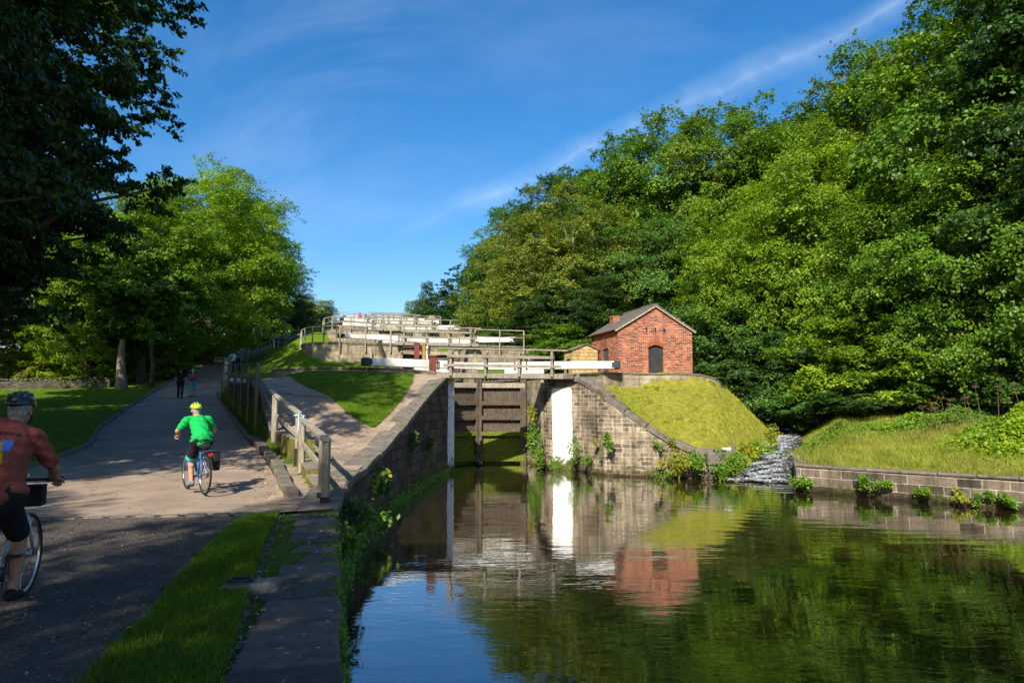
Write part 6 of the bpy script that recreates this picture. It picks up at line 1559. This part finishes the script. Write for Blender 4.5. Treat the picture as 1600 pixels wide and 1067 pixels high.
# foam flecks carried down the weir stream
r_=np.random.default_rng(12); n=60000; u=r_.uniform(0,1,n); K=resample([(9.2,25.0),(9.35,25.5),(10.5,28.0),(12.3,31.5),(14.1,35)],200); i=(u*198).astype(int)
D_=K[np.minimum(i+1,199)]-K[i]; D_=D_/np.linalg.norm(D_,axis=1,keepdims=True); Nn=np.stack([-D_[:,1],D_[:,0]],1)
wd=np.interp(K[i,1],[25,26.2,28,34],[1.35,1.0,.8,.7]); v=np.clip(r_.normal(size=n)*.42+.28,-1,1); w_=v*wd
P=K[i]+Nn*w_[:,None]; kk=np.sin(P[:,0]*7+np.sin(P[:,1]*5)*2)+np.sin(P[:,1]*9-P[:,0]*4)+r_.normal(size=n)*.8; kp=kk>.45; P=P[kp];D_=D_[kp];Nn=Nn[kp];n=len(P)
zz=np.interp(P[:,1],[25.3,26.2,34,42],[.02,.08,1.12,1.35])+r_.uniform(.0,.07,n)+.03
a=r_.normal(size=n)*.5; T=np.stack([D_[:,0]*np.cos(a)-D_[:,1]*np.sin(a),D_[:,0]*np.sin(a)+D_[:,1]*np.cos(a),-.12+r_.normal(size=n)*.15],1); B=np.stack([-T[:,1],T[:,0],r_.normal(size=n)*.3],1); L_=r_.uniform(.015,.07,n)[:,None]; W_2=L_*r_.uniform(.15,.4,n)[:,None]
C=np.concatenate([P,zz[:,None]],1); V=np.stack([C-T*L_,C+B*W_2,C+T*L_,C-B*W_2],1).reshape(-1,3); FM=plain('foam_white',(.78,.82,.84),.5,.3,0,.1)
link('foam',npmesh('foam',V,np.arange(4*n).reshape(-1,4),FM),label='white foam streaks tumbling down the little weir stream',kind='stuff')
# ------------------------------------------------------------------ light, sky, view
SAZ=R(17); SEL=R(39)      # shadows run 17 degrees right of straight ahead
sd=Vector((-math.sin(SAZ)*math.cos(SEL),-math.cos(SAZ)*math.cos(SEL),math.sin(SEL)))
sl=bpy.data.lights.new('sun','SUN'); sl.energy=5.0; sl.angle=R(.53); sl.color=(1,.93,.82)
so=bpy.data.objects.new('sun',sl); COL.objects.link(so); so.rotation_euler=sd.to_track_quat('Z','Y').to_euler(); so.location=(-10,-30,40)
w=bpy.data.worlds.new('World'); SC.world=w; w.use_nodes=True; t=w.node_tree; t.nodes.clear()
N=lambda ty,**k:(lambda x:[setattr(x,a,b) for a,b in k.items()] and x or x)(t.nodes.new(ty))
sky=N('ShaderNodeTexSky'); sky.sky_type='NISHITA'; sky.sun_disc=False; sky.sun_elevation=SEL; sky.sun_rotation=math.pi+SAZ
sky.air_density=1.0; sky.dust_density=1.3; sky.ozone_density=3.0; sky.altitude=100
tc=N('ShaderNodeTexCoord')
def vm(op,a,b=None):
    x=N('ShaderNodeVectorMath',operation=op); t.links.new(a,x.inputs[0])
    if b is not None:
        if isinstance(b,tuple): x.inputs[1].default_value=b
        else: t.links.new(b,x.inputs[1])
    return x
def mt(op,a,b=None):
    x=N('ShaderNodeMath',operation=op)
    for i,v in enumerate((a,b)):
        if v is None: continue
        if isinstance(v,(int,float)): x.inputs[i].default_value=v
        else: t.links.new(v,x.inputs[i])
    return x.outputs[0]
def rp(f,st):
    x=N('ShaderNodeValToRGB'); e=x.color_ramp.elements
    while len(e)<len(st): e.new(.5)
    for i,(p,c) in enumerate(st): e[i].position=p; e[i].color=(c,c,c,1)
    t.links.new(f,x.inputs[0]); return x.outputs[0]
dirv=vm('NORMALIZE',tc.outputs['Generated']).outputs[0]
# old vapour trail: a thin band along a great circle
def pdir(px,py):
    p=at(px,py,10)-Vector((0,0,HC)); return p.normalized()
a=pdir(790,290); b=pdir(1400,10); nrm=a.cross(b).normalized(); mid=(a+b).normalized()
nz=N('ShaderNodeTexNoise'); nz.inputs['Scale'].default_value=7; nz.inputs['Detail'].default_value=5; t.links.new(dirv,nz.inputs['Vector'])
d=vm('DOT_PRODUCT',dirv,tuple(nrm)).outputs['Value']; d=mt('ADD',d,mt('MULTIPLY',mt('SUBTRACT',nz.outputs['Fac'],.5),.05))
band=rp(mt('ABSOLUTE',d),[(0,1),(.006,.55),(.024,0)])
ext=rp(vm('DOT_PRODUCT',dirv,tuple(mid)).outputs['Value'],[(.90,0),(.955,1)])
fine=N('ShaderNodeTexNoise'); fine.inputs['Scale'].default_value=16; fine.inputs['Detail'].default_value=6; fine.inputs['Roughness'].default_value=.65; t.links.new(dirv,fine.inputs['Vector'])
trail=mt('MULTIPLY',mt('MULTIPLY',band,ext),rp(fine.outputs['Fac'],[(.3,.25),(.65,1)]))
# thin cirrus veils, stretched
mp=N('ShaderNodeMapping'); mp.inputs['Rotation'].default_value=(.3,.5,.7); mp.inputs['Scale'].default_value=(1.2,5.5,3.0); t.links.new(dirv,mp.inputs['Vector'])
ci=N('ShaderNodeTexNoise'); ci.inputs['Scale'].default_value=2.1; ci.inputs['Detail'].default_value=8; ci.inputs['Roughness'].default_value=.62; ci.inputs['Distortion'].default_value=.6; t.links.new(mp.outputs[0],ci.inputs['Vector'])
msk=N('ShaderNodeTexNoise'); msk.inputs['Scale'].default_value=2.4; msk.inputs['Detail'].default_value=2; t.links.new(dirv,msk.inputs['Vector'])
cir=mt('MULTIPLY',rp(ci.outputs['Fac'],[(.45,0),(.8,1)]),rp(msk.outputs['Fac'],[(.4,.15),(.62,1)]))
fac=mt('MINIMUM',mt('ADD',mt('MULTIPLY',trail,.16),mt('MULTIPLY',cir,.08)),.7)
hs=N('ShaderNodeHueSaturation'); hs.inputs['Saturation'].default_value=1.36; t.links.new(sky.outputs[0],hs.inputs['Color'])
mx=N('ShaderNodeMix',data_type='RGBA'); t.links.new(fac,mx.inputs[0]); t.links.new(hs.outputs[0],mx.inputs[6]); mx.inputs[7].default_value=(8.5,9.0,9.6,1)
bg=N('ShaderNodeBackground'); bg.inputs['Strength'].default_value=.115; t.links.new(mx.outputs[2],bg.inputs[0])
ou=N('ShaderNodeOutputWorld'); t.links.new(bg.outputs[0],ou.inputs[0])
vs=SC.view_settings; vs.view_transform='Standard'; vs.look='None'; vs.gamma=1; vs.exposure=.72; vs.use_curve_mapping=False
cy=SC.cycles; cy.use_denoising=True; cy.max_bounces=7; cy.diffuse_bounces=2; cy.glossy_bounces=3; cy.transmission_bounces=3; cy.transparent_max_bounces=4; cy.caustics_reflective=False; cy.caustics_refractive=False; cy.sample_clamp_indirect=6
try: cy.denoiser='OPENIMAGEDENOISE'
except Exception: pass
SC.render.use_persistent_data=False
